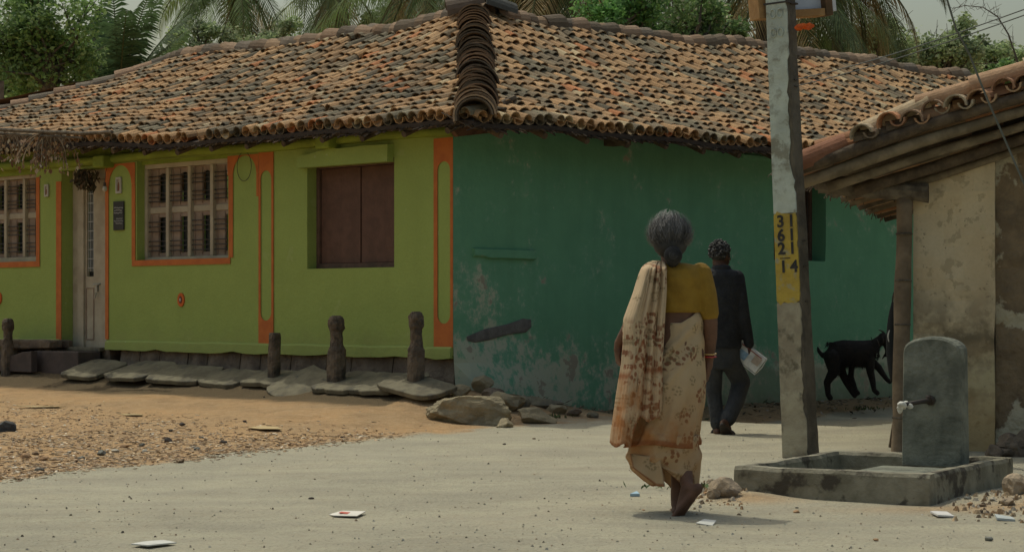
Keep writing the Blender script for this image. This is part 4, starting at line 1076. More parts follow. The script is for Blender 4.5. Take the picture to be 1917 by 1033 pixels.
# framed box sign behind the pole
MS = Matrix.Translation(P(1487, 34, 14.78)) @ Matrix.Rotation(R(24), 4, 'Z') @ Matrix.Rotation(R(-6), 4, 'Y') @ Matrix.Rotation(R(0), 4, 'X')
sg = empty('notice_board', None, 'wooden framed white notice board fixed to the top of the pole', 'sign', M=MS)
m_frame = mat('sign_wood', (.42, .25, .11), (.30, .17, .07), scale=9, bump=.4)
mb = MB(); L0, L1 = -.33, .30; hh = .75
mb.box((L0, -.06, 0), (L0 + .07, .08, hh)); mb.build('frame', m_frame, sg, MS, bevel=.004)
mb = MB(); mb.box((L0 + .072, -.05, 0), (L1 - .062, .08, .055)); mb.build('frame', m_frame, sg, MS, bevel=.004)
mb = MB(); mb.box((L1 - .06, -.06, 0), (L1, .08, hh)); mb.build('frame', mat('sign_wood_dark', (.16, .09, .05), (.1, .06, .03)), sg, MS, bevel=.004)
mb = MB(); mb.box((L0 + .072, .0, .057), (L1 - .062, .012, hh)); mb.build('board', mat('sign_white', (.50, .53, .60), (.44, .47, .54), scale=5), sg, MS)
mb = MB(); mb.box((L1 + .002, -.05, .03), (L1 + .035, .06, hh)); mb.build('side_panel', mat('sign_side', (.6, .6, .62), (.5, .5, .52)), sg, MS)
g = P(1506, 51, 14.5); mb = MB()
for i in range(14): rockmesh(mb, g + Vector((random.uniform(-.055, .055), random.uniform(-.03, .03), random.uniform(-.012, .015))), (.028, .022, .018), 300 + i, 2)
mb.build('orange_garland', mat('marigold', (.65, .12, .02), (.5, .08, .015), scale=30), label='bright orange garland bundle tied to the pole below the notice board', cat='garland', remesh=.006)

# ------------------------------------------------------------------ WATER TAP and BASIN
A = Vector((1.28, 11.7, 0)); ub = Vector((.857, -.515, 0)).normalized(); vb = Vector((.515, .857, 0))
MBs = mk(ub, vb, A)
basin = empty('water_basin', A + ub * .6 + vb * .6, 'low rectangular concrete basin with stained walls around the tap stand', 'basin')
LW, LD, zt = 1.17, 1.5, .165; wt = .085
def wallseg(x0, y0, x1, y1, lab=None):
    mb = MB(); nx_, ny_ = max(2, int(abs(x1-x0)/.08)), max(2, int(abs(y1-y0)/.08))
    long_x = abs(x1-x0) > abs(y1-y0); n_ = nx_ if long_x else ny_; rr = []
    for i in range(n_ + 1):
        f = i / n_; e = lambda k: .008 * nz((x0 + f * (x1-x0), y0 + f*(y1-y0), k), 3.5)
        ta = zt + .008 * nz((f * 3, x0, y0), 2)
        if long_x:
            x = lerp(x0, x1, f); r = [(x, y0 + e(1) - .012, -.12), (x, y0 + e(2), ta - .02), (x, y0 + .012, ta), (x, y1 - .012, ta + .002), (x, y1 + e(3), ta - .02), (x, y1, -.12)]
        else:
            y = lerp(y0, y1, f); r = [(x0, y, -.12), (x0 + e(1), y, ta - .02), (x0 + .012, y, ta), (x1 - .012, y, ta + .002), (x1 + e(2), y, ta - .02), (x1 + .008, y, -.12)]
        rr.append([Vector(q) for q in r])
    mb.rings(rr); mb.build('basin_wall', m_basin, basin, MBs, fix=True, label=lab)
wallseg(0, 0, LW, wt, 'front wall of the basin with dark water stains'); wallseg(0, LD - wt, LW, LD); wallseg(.001, wt + .001, wt, LD - wt - .001); wallseg(LW - wt, wt + .001, LW - .001, LD - wt - .001)
mb = MB(); mb.box((wt, wt, -.1), (LW - wt, LD - wt, .035)); mb.build('basin_floor', m_conc, basin, MBs)
mb = MB(); mb.box((.52, .35, .036), (LW - wt - .02, 1.0, .125)); mb.build('basin_ledge', m_conc, basin, MBs, bevel=.01)
# tap stand
pt = P(1743, 868, 12.2); loc = (pt - A); tu, tv = loc.dot(ub), loc.dot(vb)
tb = empty('tap_stand', A + ub * tu + vb * tv + Vector((0, 0, .126)), 'grey concrete tap stand with a rounded top and a rag-wrapped pipe', 'water tap')
MT = mk(ub, vb, A + ub * tu + vb * tv + Vector((0, 0, .1265)))
w2 = .178; hh = .775; th = .16
prof = [(-w2, 0)] ; n_ = 16
for i in range(n_ + 1):
    a = math.pi * (1 - i / n_); prof.append((w2 * math.cos(a) * .985, hh - .10 + .10 * math.sin(a) ** .75))
prof.append((w2, 0))
mb = MB(); rr = []
for (y, s_) in ((0, .965), (.012, 1.0), (th * .5, 1.01), (th - .012, 1.0), (th, .97)):
    r = []
    for (x, z) in prof: r.append(Vector((x * s_ * (1 + .05 * (1 - z / hh)) + .004 * nz((z, y, 0), 6), y + .004 * nz((x, z, 0), 5), (hh / 2 + (z - hh / 2) * (s_ if z > .1 else 1)))))
    rr.append(r)
mb.rings(rr); mb.build('concrete_stand', m_conc, tb, MT, smooth=False, fix=True)
zp = .395
mb = MB(); mb.tube([(-.0, .01, zp), (-.0, -.05, zp), (-.02, -.12, zp - .004), (-.04, -.33, zp - .012)], [.016, .016, .014, .013], 10); mb.tube([(0, -.002, zp), (0, -.02, zp)], .03, 10); mb.tube([(-.0, -.04, zp), (.0, -.045, zp + .03)], [.013, .018], 8)
mb.build('pipe', m_iron, tb, MT, smooth=True)
mb = MB(); e = Vector((-.044, -.35, zp - .010))
for i in range(8): rockmesh(mb, e + Vector((random.gauss(0, .010), random.gauss(0, .035), random.gauss(0, .010))), (.022, .02, .018), 400 + i, 2)
mb.tube([e + Vector((-.01, .0, 0)), e + Vector((-.02, -.02, -.03))], [.014, .02], 8)
mb.build('tap_rag', m_cloth, tb, MT, remesh=.004, fix=True)

# ------------------------------------------------------------------ HUT ON THE RIGHT
O = Vector((3.126, 15.3, 0)); hx = Vector((.964, -.266, 0)); hv = Vector((.266, .964, 0))
MH = mk(hx, hv, O)
hut = empty('mud_hut', O, 'old plastered mud hut with a low clay tile roof on wooden poles at the right', 'hut')
def zr(s): return 2.10 + .31 * (s + .9)
m_mud = wallmat('mud_plaster', (.68, .56, .37), (.58, .46, .29), (.70, .63, .48))
def mudextra():
    N, L, p, co, nodeN, ramp, mix, out = m_nodes['mud_plaster']
    cur = p.inputs['Base Color'].links[0].from_socket
    sx = N.nodes.new('ShaderNodeSeparateXYZ'); L(co, sx.inputs[0])
    def mr(s, a, b, c=0, d=1):
        r = N.nodes.new('ShaderNodeMapRange'); L(s, r.inputs[0])
        for i, q in enumerate((a, b, c, d)): r.inputs[i+1].default_value = q
        return r.outputs[0]
    def mth(op, a, b):
        q = N.nodes.new('ShaderNodeMath'); q.operation = op
        for i, z in enumerate((a, b)):
            if hasattr(z, 'links'): L(z, q.inputs[i])
            else: q.inputs[i].default_value = z
        return q.outputs[0]
    n = nodeN(3.2, 10); z = sx.outputs[2]
    f = mth('MULTIPLY', mr(n, .42, .56), mth('MULTIPLY', mr(z, 1.35, .85, 0, 1), mr(z, .2, .5, .2, 1)))
    c = mix(mth('MULTIPLY', f, .95), cur, (.17, .135, .085))
    c = mix(mr(nodeN(9, 14), .56, .60, 0, .5), c, (.30, .24, .15)); c = mix(mr(nodeN(1.7, 8), .5, .6, 0, .35), c, (.50, .36, .2)); c = mix(mr(nodeN(26, 10), .64, .67, 0, .6), c, (.14, .11, .075))
    c = mix(mr(mth('ADD', z, mth('MULTIPLY', nodeN(6, 6), .25)), .75, .35, 0, .55), c, (.40, .26, .11))
    L(c, p.inputs['Base Color'])
mudextra()
m_mud2 = mat('bare_mud', (.27, .195, .115), (.18, .13, .08), scale=5, bump=1, bscale=12, dist=.05, c3=(.50, .44, .31), s3=2.6, t3=(.54, .57))
mb = MB(); n_ = 26; rr = []
for j in range(n_ + 1):
    z = -.1 + (2.13) * j / n_; r = []
    for k in range(9):
        s_ = lerp(-.10, .50, k / 8); r.append(Vector((s_ + (.012 * nz((z, 2, 0), 2) if k == 8 else 0), .0 + .03 * nz((s_, z, 0), 3.2) - (.02 if k == 8 else 0), z + (.31 * s_ if j == n_ else 0))))
    r = [Vector((.02, 1.2, z)), Vector((-.09, .3, z)), Vector((-.10, .03, z))] + r + [Vector((.505, .25, z))]
    rr.append(r)
mb.rings(rr); mb.build('wall', m_mud, hut, MH, fix=True, label='pale plastered front wall stained dark and orange')
mb = MB(); rr = []
for j in range(n_ + 1):
    z = -.1 + 2.25 * j / n_; r = []
    for k in range(22):
        s_ = lerp(.503, 4.0, (k / 21) ** 1.6); r.append(Vector((s_, .05 + .035 * nz((s_, z, 5), 3.5), z + (.3 * (s_ - .1) if j == n_ else 0))))
    rr.append(r + [Vector((4, .5, z)), Vector((.5, .5, z))])
mb.rings(rr); mb.build('wall', m_mud2, hut, MH, fix=True, label='rough bare mud wall section with peeling plaster')
mb = MB(); mb.box((.03, .5, -.3), (.3, 7.4, 2.1)); mb.box((.3, 7.1, -.3), (4, 7.4, 2.3)); mb.box((3.8, .51, -.3), (4, 7.1, 3.2)); mb.build('wall', m_mud2, hut, MH)
# post, beam
def bamboo(mb, a, b, r, n_=4, c=(1, 1, 1), irr=.12):
    a = Vector(a); b = Vector(b); pts = []; rs = []; N_ = 18
    for i in range(N_ + 1):
        f = i / N_; k = r * (1 + irr * 1.3 * nz((f * 4, a.x, a.z), 1.5)); pts.append(a.lerp(b, f) + Vector((.008 * nz((f * 2, a.y, 1), 1), .008 * nz((f * 2, a.y, 4), 1), .03 * nz((f * 3, a.y * 5, 7), 1) * min(1, f * 8)))); rs.append(k)
    mb.tube(pts, rs, 10, c)
mb = MB(); bamboo(mb, (-.20, -.10, -.35), (-.155, -.08, 1.90), .060)
hp_ = mb.build('post', mat('post_wood', (.23, .17, .11), (.15, .11, .07), scale=5, bump=.7, bscale=16), hut, MH, smooth=True)
for z in (.62, .95, 1.28, 1.63, .25):
    mb = MB(); x = lerp(-.20, -.155, (z + .35) / 2.25); mb.tube([(x, -.09, z - .008), (x, -.09, z), (x, -.09, z + .008)], [.061, .066, .061], 12); mb.build('post_knot', m_woodgrey, hp_, MH)
mb = MB(); rr = []
for i in range(9):
    s_ = lerp(-.80, .02, i / 8); h = .075 + .012 * nz((s_, 0, 0), 3); r = []
    for k in range(10):
        a = 2 * math.pi * k / 10; r.append(Vector((s_, -.10 + .065 * math.cos(a), 2.015 - .10 * (s_ + .8) / .8 * .8 + h * math.sin(a))))
    rr.append(r)
mb.rings(rr); mb.build('beam', m_woodgrey, hut, MH, fix=True)
# roof: tiled slope + poles
TH = [(.42, .25, .14), (.48, .32, .19), (.36, .20, .12), (.30, .20, .13), (.22, .17, .12), (.50, .24, .12), (.40, .33, .23)]
random.seed(31); mb = MB(); sph = .20
for i in range(int(7.9 / sph)):
    q = -.42 + i * sph
    for j in range(12):
        s0 = -.98 + j * .24
        p0 = Vector((s0, q + random.gauss(0, .012), zr(s0) + .09)); p1 = Vector((s0 + .31, q + random.gauss(0, .01), zr(s0 + .31) + .06))
        k = random.uniform(.7, 1.15); c = tuple(z * k for z in random.choice(TH)); halftile(mb, p0, p1, Vector((-.3, 0, 1)), .085, .07, c, n=7)
        p0 = p0 + Vector((.02 + random.uniform(-.03, .03), sph / 2, -.04)); p1 = p1 + Vector((.0, sph / 2, -.045)); k = random.uniform(.7, 1.15)
        halftile(mb, p0, p1, Vector((-.3, 0, 1)), .09, .075, tuple(z * k for z in random.choice(TH)), n=6, concave=True)
mb.build('roof', m_tilehut, hut, MH, label='clay tile slope of the hut roof')
mb = MB(); sb = [Vector((s_, q_, zr(s_) + .03)) for s_, q_ in ((-.85, -.30), (3.9, -.30), (3.9, 7.4), (-.85, 7.4))]
mb.add(sb + [v + Vector((0, 0, .02)) for v in sb], [(0, 3, 2, 1), (4, 5, 6, 7), (0, 1, 5, 4), (1, 2, 6, 5), (2, 3, 7, 6), (3, 0, 4, 7)]); mb.build('roof_boards', m_wood, hut, MH)
# verge: cross tiles facing the camera and cap tiles over them
mb = MB(); random.seed(33)
for i in range(18):
    s_ = -.42 + i * .165 + random.gauss(0, .015); c = random.choice(TH)
    yy = -.56 + random.gauss(0, .045); z = zr(s_) + .115 + random.gauss(0, .018)
    halftile(mb, Vector((s_, yy, z - .015)), Vector((s_ + .05, yy + .34, z + .03)), Vector((-.2 + random.gauss(0, .15), 0, 1)), .088, .072, c, n=8, arc=3.2, th=.014)
    halftile(mb, Vector((s_ + .075, yy + .02, z - .012)), Vector((s_ + .12, yy + .34, z + .0)), Vector((-.2, 0, 1)), .06, .052, random.choice(TH), n=6, concave=True, th=.016)
mb.build('verge_tiles', m_tilehut, hut, MH)
mb = MB(); s_ = -.78; i = 0
while s_ < 3:
    ln = random.uniform(.40, .50); r = random.choice([.085, .078, .09]); dz_ = 0 if i else -.05
    halftile(mb, Vector((s_, -.38 + random.gauss(0, .012), zr(s_) + (.13 if i < 2 else .22) + random.gauss(0, .01))), Vector((s_ + ln, -.38, zr(s_ + ln) + (.11 if i < 1 else .20))), Vector((-.3, -.25, 1)), r, r * .88, random.choice([(.50, .39, .26), (.52, .41, .27), (.44, .28, .17)]) if i else (.34, .17, .09), n=12, arc=3.6, th=.016)
    s_ += ln * .80; i += 1
mb.build('cap_tiles', m_tilehut, hut, MH)
mb = MB(); halftile(mb, Vector((-.98, -.50, zr(-.98) + .05)), Vector((-.55, -.44, zr(-.55) + .09)), Vector((-.2, -.5, 1)), .10, .09, (.26, .12, .07), n=10, arc=3.4); mb.build('verge_tiles', m_tilehut, hut, MH)
random.seed(35)
for (q, r, s0, dz_, z2) in ((-.50, .042, -1.08, -.0, 0), (-.44, .045, -.93, -.105, 0), (-.32, .036, -.70, -.19, 0), (-.17, .045, -.52, -.27, 0), (-.05, .03, -.4, -.335, 0), (-.07, .045, -.85, -.055, 0), (.28, .035, -.9, -.03, 0), (.85, .035, -.95, -.03, 0), (1.45, .035, -.9, -.03, 0), (2.1, .035, -.95, -.03, 0), (2.8, .035, -.95, -.03, 0), (3.6, .035, -.95, -.03, 0), (4.4, .035, -.95, -.03, 0), (5.3, .035, -.95, -.03, 0), (6.3, .035, -.95, -.03, 0), (7.2, .035, -.95, -.03, 0)):
    mb = MB(); s1 = 3.8; bamboo(mb, (s0, q, zr(s0) + dz_), (s1, q + random.gauss(0, .02), zr(s1) + dz_), r); mb.build('roof_pole', random.choice([m_woodgrey, mat('pale_pole', (.24, .19, .125), (.14, .11, .07), scale=7, bump=.6, bscale=15), m_wood]), hut, MH, smooth=True)
mb = MB()
for s_ in (-.90, -.62, -.36, -.12):
    mb.tube([(s_, lerp(-.4, 7.4, i / 20), zr(s_) + .018 + random.gauss(0, .006)) for i in range(21)], .016, 6)
for i in range(170):
    q = random.uniform(-.4, 7.4); s_ = random.uniform(-1.0, -.85); mb.tube([(s_, q, zr(s_) + .02), (s_ + random.uniform(-.06, .02), q + random.gauss(0, .05), zr(s_) - random.uniform(.0, .06))], .005, 4)
mb.build('battens', m_wood, hut, MH)
mb = MB()
for i in range(26):
    s_ = random.gauss(-.98, .03); a = Vector((s_, -.5 + random.gauss(0, .03), zr(s_) + .04)); pts = [a]
    for k in range(4): a = a + Vector((random.gauss(-.01, .02), random.gauss(0, .015), random.gauss(-.022, .02))); pts.append(a)
    mb.tube(pts, .0028, 4)
mb.build('tie_twine', m_woodgrey, hut, MH)
# dark bag / hanging thing beside the post
t = empty('hanging_bag', MH @ Vector((-.21, .35, .3)), 'dark cloth bag and rope hanging behind the wooden post beside the goat', 'bag')
mb = MB(); rr = []
for i in range(10):
    z = lerp(.52, 1.12, i / 9); f = math.sin(math.pi * (.12 + .8 * i / 9)) ** .6
    rr.append([Vector((-.228 + .075 * f * math.cos(2*math.pi*k/12) * (1 + .15 * nz((k, i, 0), 1)), .0 + .05 * f * math.sin(2*math.pi*k/12), z)) for k in range(12)])
mb.rings(rr); mb.build('bag_body', mat('black_cloth', (.014, .016, .016), (.02, .02, .02), rough=.95), t, MH, smooth=True, fix=True)
mb = MB(); mb.tube([(-.205 + .05 * math.cos(a), 0, 1.12 + .11 * math.sin(a)) for a in [math.pi * i / 10 for i in range(11)]], .006, 6); mb.tube([(-.24, -.02, 1.2), (-.12, -.03, 1.3)], .005, 5); mb.build('handle', m_iron, t, MH)
mb = MB(); mb.tube([(-.255 + .03 * math.cos(a), -.03, .86 + .055 * math.sin(a)) for a in [R(60) + R(240) * i / 10 for i in range(11)]], .006, 6); mb.build('rope', m_cloth, t, MH)
# thin stick leaning by the post
mb = MB(); mb.tube([MH @ Vector((-.30, .3, .0)), MH @ Vector((-.215, .3, .55))], .012, 6); mb.build('stick', m_wood, label='thin stick leaning against the wooden post', cat='stick')
# cable from the house ridge over the hut
def wire(pts, r, label, col_=None):
    mb = MB(); mb.tube(pts, r, 5); mb.build('cable', mat('cable_grey', (.13, .14, .13), (.11, .12, .11)), label=label, cat='cable')
a = P(1755, -40, 13.6); b = P(1816, 100, 13.6); 
pts = [P(1755, -60, 13.2), P(1790, 55, 13.35), P(1816, 105, 13.5), P(1850, 190, 13.6), P(1885, 270, 13.7), P(1935, 385, 13.8)]
wire(pts, .0075, 'grey cable sagging steeply in front of the hut roof')
wire([lerp(P(1180, 185, 30), P(1960, 3, 21), i / 12) - Vector((0, 0, .25 * math.sin(math.pi * i / 12))) for i in range(13)], .007, 'upper overhead power line against the sky at the right')
wire([lerp(P(1180, 205, 30), P(1960, 14, 21), i / 12) - Vector((0, 0, .22 * math.sin(math.pi * i / 12))) for i in range(13)], .007, 'lower overhead power line against the sky at the right')
# dried plants at left eave
rnd = random.Random(50); t = None
def bundle(px, py, d, n_, wd, ln, label, flowers=True, cols=None):
    t = empty('dried_plant_bundle', P(px, py, d), label, 'dried plants'); c0 = P(px, py, d)
    st = MB(); fl = MB()
    for k in range(n_):
        a = rnd.gauss(0, wd); p = c0 + Vector((rnd.gauss(0, .05), rnd.gauss(0, .04), 0)); v = Vector((a * 1.2, rnd.gauss(0, .05), rnd.uniform(.02, .16) if flowers else 0)); pts = [p.copy()]; q = p.copy(); L_ = ln * rnd.uniform(.5, 1.1)
        for i in range(9):
            q = q + (v * .5 + Vector((0, 0, -1)) * (i * .22)) .normalized() * L_ / 9; v = v + Vector((rnd.gauss(0, .03), rnd.gauss(0, .02), 0)); pts.append(q.copy())
        cc = rnd.choice(cols or [(.34, .27, .18), (.45, .38, .27), (.26, .19, .12), (.16, .12, .08)])
        st.tube(pts, rnd.uniform(.003, .008), 4, cc)
        for _ in range(7 if flowers else 12):
            e = pts[rnd.randint(4, 9)] + Vector((rnd.gauss(0, .02), rnd.gauss(0, .02), rnd.gauss(0, .03))); L2 = rnd.uniform(.03, .08); u_ = Vector((rnd.gauss(0, .4), rnd.gauss(0, .4), -1)).normalized() * L2; w_ = Vector((rnd.gauss(0, 1), rnd.gauss(0, 1), .2)).normalized() * L2 * .35
            fl.add([e, e + u_ * .4 + w_, e + u_, e + u_ * .4 - w_], [(0, 1, 2, 3)], rnd.choice(cols or [(.36, .22, .12), (.50, .36, .22), (.24, .15, .09), (.60, .52, .36), (.30, .17, .10)]))
    st.build('stems', m_chip, t); fl.build('dry_leaves', m_chip, t)
bundle(95, 252, 23.9, 46, .55, .52, 'dried flower bundle with pale stems hanging from the eave left of the door')
bundle(12, 250, 24.5, 26, .5, .40, 'darker dried plant bundle hanging at the far left eave')
bundle(160, 318, 24.35, 26, .28, .22, 'dark withered leaf bunch hanging above the cream door', False, [(.07, .06, .035), (.11, .09, .05), (.15, .10, .06)])
mb = MB(); bp = [P(-60, 240, 24.4), P(60, 246, 23.9), P(155, 250, 23.4), P(210, 247, 23.0)]; mb.tube(bp, .022, 7); mb.tube([p + Vector((0, 0, -.05)) for p in bp[:3]], .015, 6)
mb.build('hanging_pole', m_woodgrey, label='thin wooden pole laid along the left eave carrying the dried plants', cat='pole')
# ------------------------------------------------------------------ PEOPLE
m_skin = mat('brown_skin', (.15, .075, .045), (.11, .055, .034), scale=12, bump=.15, rough=.6)
m_skin2 = mat('darker_brown_skin', (.10, .05, .03), (.08, .04, .025), scale=12, rough=.6)  # darker brown skin tone for the man
def hand(mb, wrist, dir_, palm_n, side, s=1.0, curl=.5):
    # wrist: point, dir_: pointing to fingers, palm_n: palm facing direction, side: thumb direction
    d = dir_.normalized(); n = (palm_n - d * palm_n.dot(d)).normalized(); t = side - d * side.dot(d); t = (t - n * t.dot(n)).normalized()
    Rm = Matrix((t, n, d)).transposed()
    mb.ell(wrist + d * .045 * s, (.038 * s, .016 * s, .055 * s), Rm, 12)
    mb.cap2(wrist, .024 * s, wrist + d * .03 * s, .026 * s)
    for k, (off, ln) in enumerate(((.028, .070), (.0095, .080), (-.0095, .074), (-.028, .058))):
        p = wrist + d * .085 * s + t * off * s; c = curl + .08 * k; r = .0088 * s; pts = [(p - d * .02 * s, r)]
        v = d.copy(); q = p
        for seg, f in enumerate((.45, .3, .25)):
            a = c * (.6 + .5 * seg); v = (v * math.cos(a * .7) + n * math.sin(a * .7)).normalized() if seg else (d * math.cos(c * .4) + n * math.sin(c * .4))
            q = q + v * ln * f * s; pts.append((q, r * (.95 - .1 * seg)))
        mb.chain(pts)
    p = wrist + d * .02 * s + t * .026 * s; q = p + (d * .6 + t * .7 + n * .3).normalized() * .038 * s; q2 = q + (d * .95 + t * .1 + n * .4).normalized() * .03 * s
    mb.chain([(p, .012 * s), (q, .0105 * s), (q2, .009 * s)])
def foot(mb, ankle, fwd, up, s=1.0, r=.032):
    f = fwd.normalized(); u = (up - f * up.dot(f)).normalized(); l = f.cross(u)
    heel = ankle - f * .045 * s - u * .055 * s; ball = ankle + f * .12 * s - u * .062 * s
    mb.chain([(ankle, .036 * s), (heel + f * .02 * s, .032 * s), (heel, .03 * s)]); mb.cap2(ankle + f * .01, .036 * s, ball + u * .01, .026 * s); mb.cap2(heel, .027 * s, ball - l * .02 * s, .022 * s); mb.cap2(heel, .027 * s, ball + l * .02 * s, .022 * s)
    for k in range(5):
        o_ = (k - 2) * .0165; ln = (.05, .047, .042, .036, .03)[k]
        mb.chain([(ball + l * o_ * s - u * .004, .0125 * s), (ball + l * o_ * 1.15 * s + f * ln * s - u * .008 * s, (.0135 if k == 0 else .0095) * s)])
def head(mb, c, face, s=1.0):
    f = face.normalized(); u = Vector((0, 0, 1)); l = f.cross(u).normalized()
    Rm = Matrix((l, f, u)).transposed()
    mb.ell(c, (.074 * s, .092 * s, .105 * s), Rm, 18); mb.ell(c + f * .035 * s - u * .045 * s, (.056 * s, .055 * s, .062 * s), Rm, 14)
    mb.ell(c + f * .068 * s - u * .095 * s, (.024 * s,) * 3, n=10)
    mb.cap2(c + f * .09 * s + u * .005 * s, .010 * s, c + f * .115 * s - u * .035 * s, .014 * s)
    for k in (-1, 1):
        mb.ell(c + f * .080 * s + l * k * .030 * s + u * .0, (.016 * s, .012 * s, .010 * s), Rm, 8)
        mb.ell(c + l * k * .078 * s - f * .005 * s - u * .015 * s, (.010 * s, .020 * s, .032 * s), Rm, 10)
    mb.cap2(c + f * .090 * s - u * .066 * s - l * .018 * s, .008 * s, c + f * .090 * s - u * .066 * s + l * .018 * s, .008 * s)

WG = gpx(1265, 960); 
def Wp(px, py, y=0.): return Vector(((px - 1265) / 356.0, y, (960 - py) / 356.0))
woman = empty('person', WG, 'grey haired woman in cream printed saree and mustard blouse walking away barefoot on the road', 'person')
MW = Matrix.Translation(WG)
V = Vector
# body, one continuous surface
mb = MB(); hc = Wp(1254, 441, .03)
head(mb, hc, V((.05, 1, -.05)), 1.0)
mb.chain([(hc + V((0, -.01, -.07)), .050), (Wp(1256, 490, -.005), .052)])
def ering(c, rx, ry, n=20, ph=0, f=0): return [V((c.x + rx * math.cos(a) * (1 + f * math.cos(3 * a)), c.y + ry * math.sin(a), c.z)) for a in [2 * math.pi * k / n for k in range(n)]]
torso = [(486, 1256, .02, .02), (492, 1259, .115, .055), (505, 1262, .155, .085), (530, 1262, .150, .095), (560, 1264, .135, .092), (590, 1266, .122, .088), (620, 1266, .135, .098), (660, 1264, .155, .11), (720, 1262, .15, .11), (760, 1262, .09, .09)]
mb.rings([ering(Wp(x, y, 0), rx, ry) for y, x, rx, ry in torso])
rs = [(Wp(1315, 508, 0), .052), (Wp(1325, 550, -.015), .046), (Wp(1330, 600, -.02), .039), (Wp(1331, 630, .0), .036), (Wp(1330, 668, .03), .025)]
mb.chain(rs); hand(mb, Wp(1329, 672, .032), V((-.05, .12, -1)), V((-.8, .3, 0)), V((-.2, 1, 0)), .95, .75)
ls = [(Wp(1216, 508, .01), .046), (Wp(1192, 565, .01), .038), (Wp(1180, 600, .02), .034), (Wp(1166, 625, .06), .028), (Wp(1158, 640, .09), .024)]
mb.chain(ls); hand(mb, Wp(1158, 642, .09), V((-.05, .25, -1)), V((.8, .3, 0)), V((.2, 1, 0)), .95, .9)
# legs: standing right leg under body, other leg lifting behind
mb.chain([(Wp(1285, 740, .02), .082), (Wp(1284, 830, .06), .058), (Wp(1276, 870, .04), .052), (Wp(1268, 925, .01), .036), (Wp(1267, 945, .0), .032)])
foot(mb, Wp(1268, 938, .0), V((.10, 1, 0)), V((0, 0, 1)), .92)
mb.chain([(Wp(1245, 740, .02), .080), (Wp(1258, 830, -.02), .056), (Wp(1280, 878, -.05), .044), (Wp(1284, 905, -.10), .034)])
foot(mb, Wp(1284, 908, -.12), V((-.55, .25, -.72)), V((-.55, .6, .5)), .92)
mb.build('body', m_skin, woman, MW, remesh=.0065, fix=True)
# hair
m_hair = mat('grey_hair', (.155, .15, .145), (.12, .115, .11), scale=14, rough=.6, attr=True)
mb = MB(); hh_ = hc + V((0, -.018, .012))
mb.ell(hh_ + V((0, -.005, .01)), (.096, .100, .100), n=22, c=(.32, .32, .32)); mb.ell(hh_ + V((0, -.035, -.04)), (.092, .080, .080), n=18, c=(.25, .25, .25))
bun = Wp(1257, 474, -.078); mb.ell(bun, (.045, .040, .045), n=16, c=(.22, .22, .22)); mb.ell(bun + V((.0, .0, -.03)), (.034, .03, .032), n=12, c=(.2, .2, .2))
hr = mb.build('hair', m_hair, woman, MW, smooth=True)
rnd = random.Random(3); mb = MB()
def hairshade(r): return r.choice([(.35, .35, .35), (.27, .26, .25), (.2, .19, .18), (.16, .15, .15), (.45, .45, .45), (.7, .7, .7), (.38, .38, .38)])
for k in range(4200):
    th_ = rnd.uniform(-1.75, 1.75); ph = rnd.uniform(-.1, 1.45)
    pts = []
    for i in range(8):
        f = i / 7; e = lerp(ph, -.82, f); a = lerp(th_, th_ * .28, f ** 2.2) + .05 * math.sin(k + i)
        rr_ = 1.02 + .04 * math.sin(f * 3.1) + .012 * math.sin(k * 1.7 + f * 4)
        rr_ *= 1 - .22 * sm(.65, 1, f)
        x = math.sin(a) * math.cos(e) * .101; y = -math.cos(a) * math.cos(e) * .101; z = math.sin(e) * .101
        pts.append(hh_ + V((x * rr_, y * rr_, z * rr_ + .008)))
    if rnd.random() < .35:
        am = .022 * rnd.random() ** 1.5; ph2 = rnd.uniform(0, 6); pts = [p + (p - hh_).normalized() * am * (1 + math.sin(i * 1.1 + ph2)) * (1 - i / 9) + V((rnd.gauss(0, .003), 0, rnd.gauss(0, .003))) for i, p in enumerate(pts)]
    w_ = .0010; rib = []
    for i, p in enumerate(pts):
        n_ = (p - hh_).normalized(); t_ = (pts[min(7, i+1)] - pts[max(0, i-1)]).normalized(); s_ = n_.cross(t_) * w_; rib.append((p - s_, p + s_))
    q_ = (.42 if ph > .5 or abs(th_) > .8 else .20) + .50 * max(0, nz((math.sin(th_) * 2, ph * 1.5, 1), 1.7) + .25) + rnd.uniform(-.10, .14); c_ = (q_, q_, q_ * 1.01)
    if abs(th_) > .9 or ph > 1.0: c_ = tuple(min(2.2, q * 1.7) for q in c_)
    mb.add([q for r in rib for q in r], [(2*i, 2*i+1, 2*i+3, 2*i+2) for i in range(7)], c_)
for k in range(420):
    a = rnd.uniform(0, 6.28); b_ = rnd.uniform(-.3, 3.4); pts = []
    for i in range(6):
        aa = a + i * .35; pts.append(bun + V((math.cos(aa) * .047 * math.sin(b_), -.042 * abs(math.cos(b_ * .5)) - .003, math.sin(aa) * .047 * math.sin(b_))) * 1.02)
    rib = []
    for i, p in enumerate(pts):
        n_ = (p - bun).normalized(); t_ = (pts[min(5, i+1)] - pts[max(0, i-1)]); t_ = t_.normalized() if t_.length > 1e-6 else V((1, 0, 0)); s_ = n_.cross(t_) * .0019; rib.append((p - s_, p + s_))
    mb.add([q for r in rib for q in r], [(2*i, 2*i+1, 2*i+3, 2*i+2) for i in range(5)], rnd.choice([(.3, .3, .3), (.22, .21, .21), (.5, .5, .5), (.28, .27, .27)]))
mb.build('hair_strands', m_hair, hr, MW)
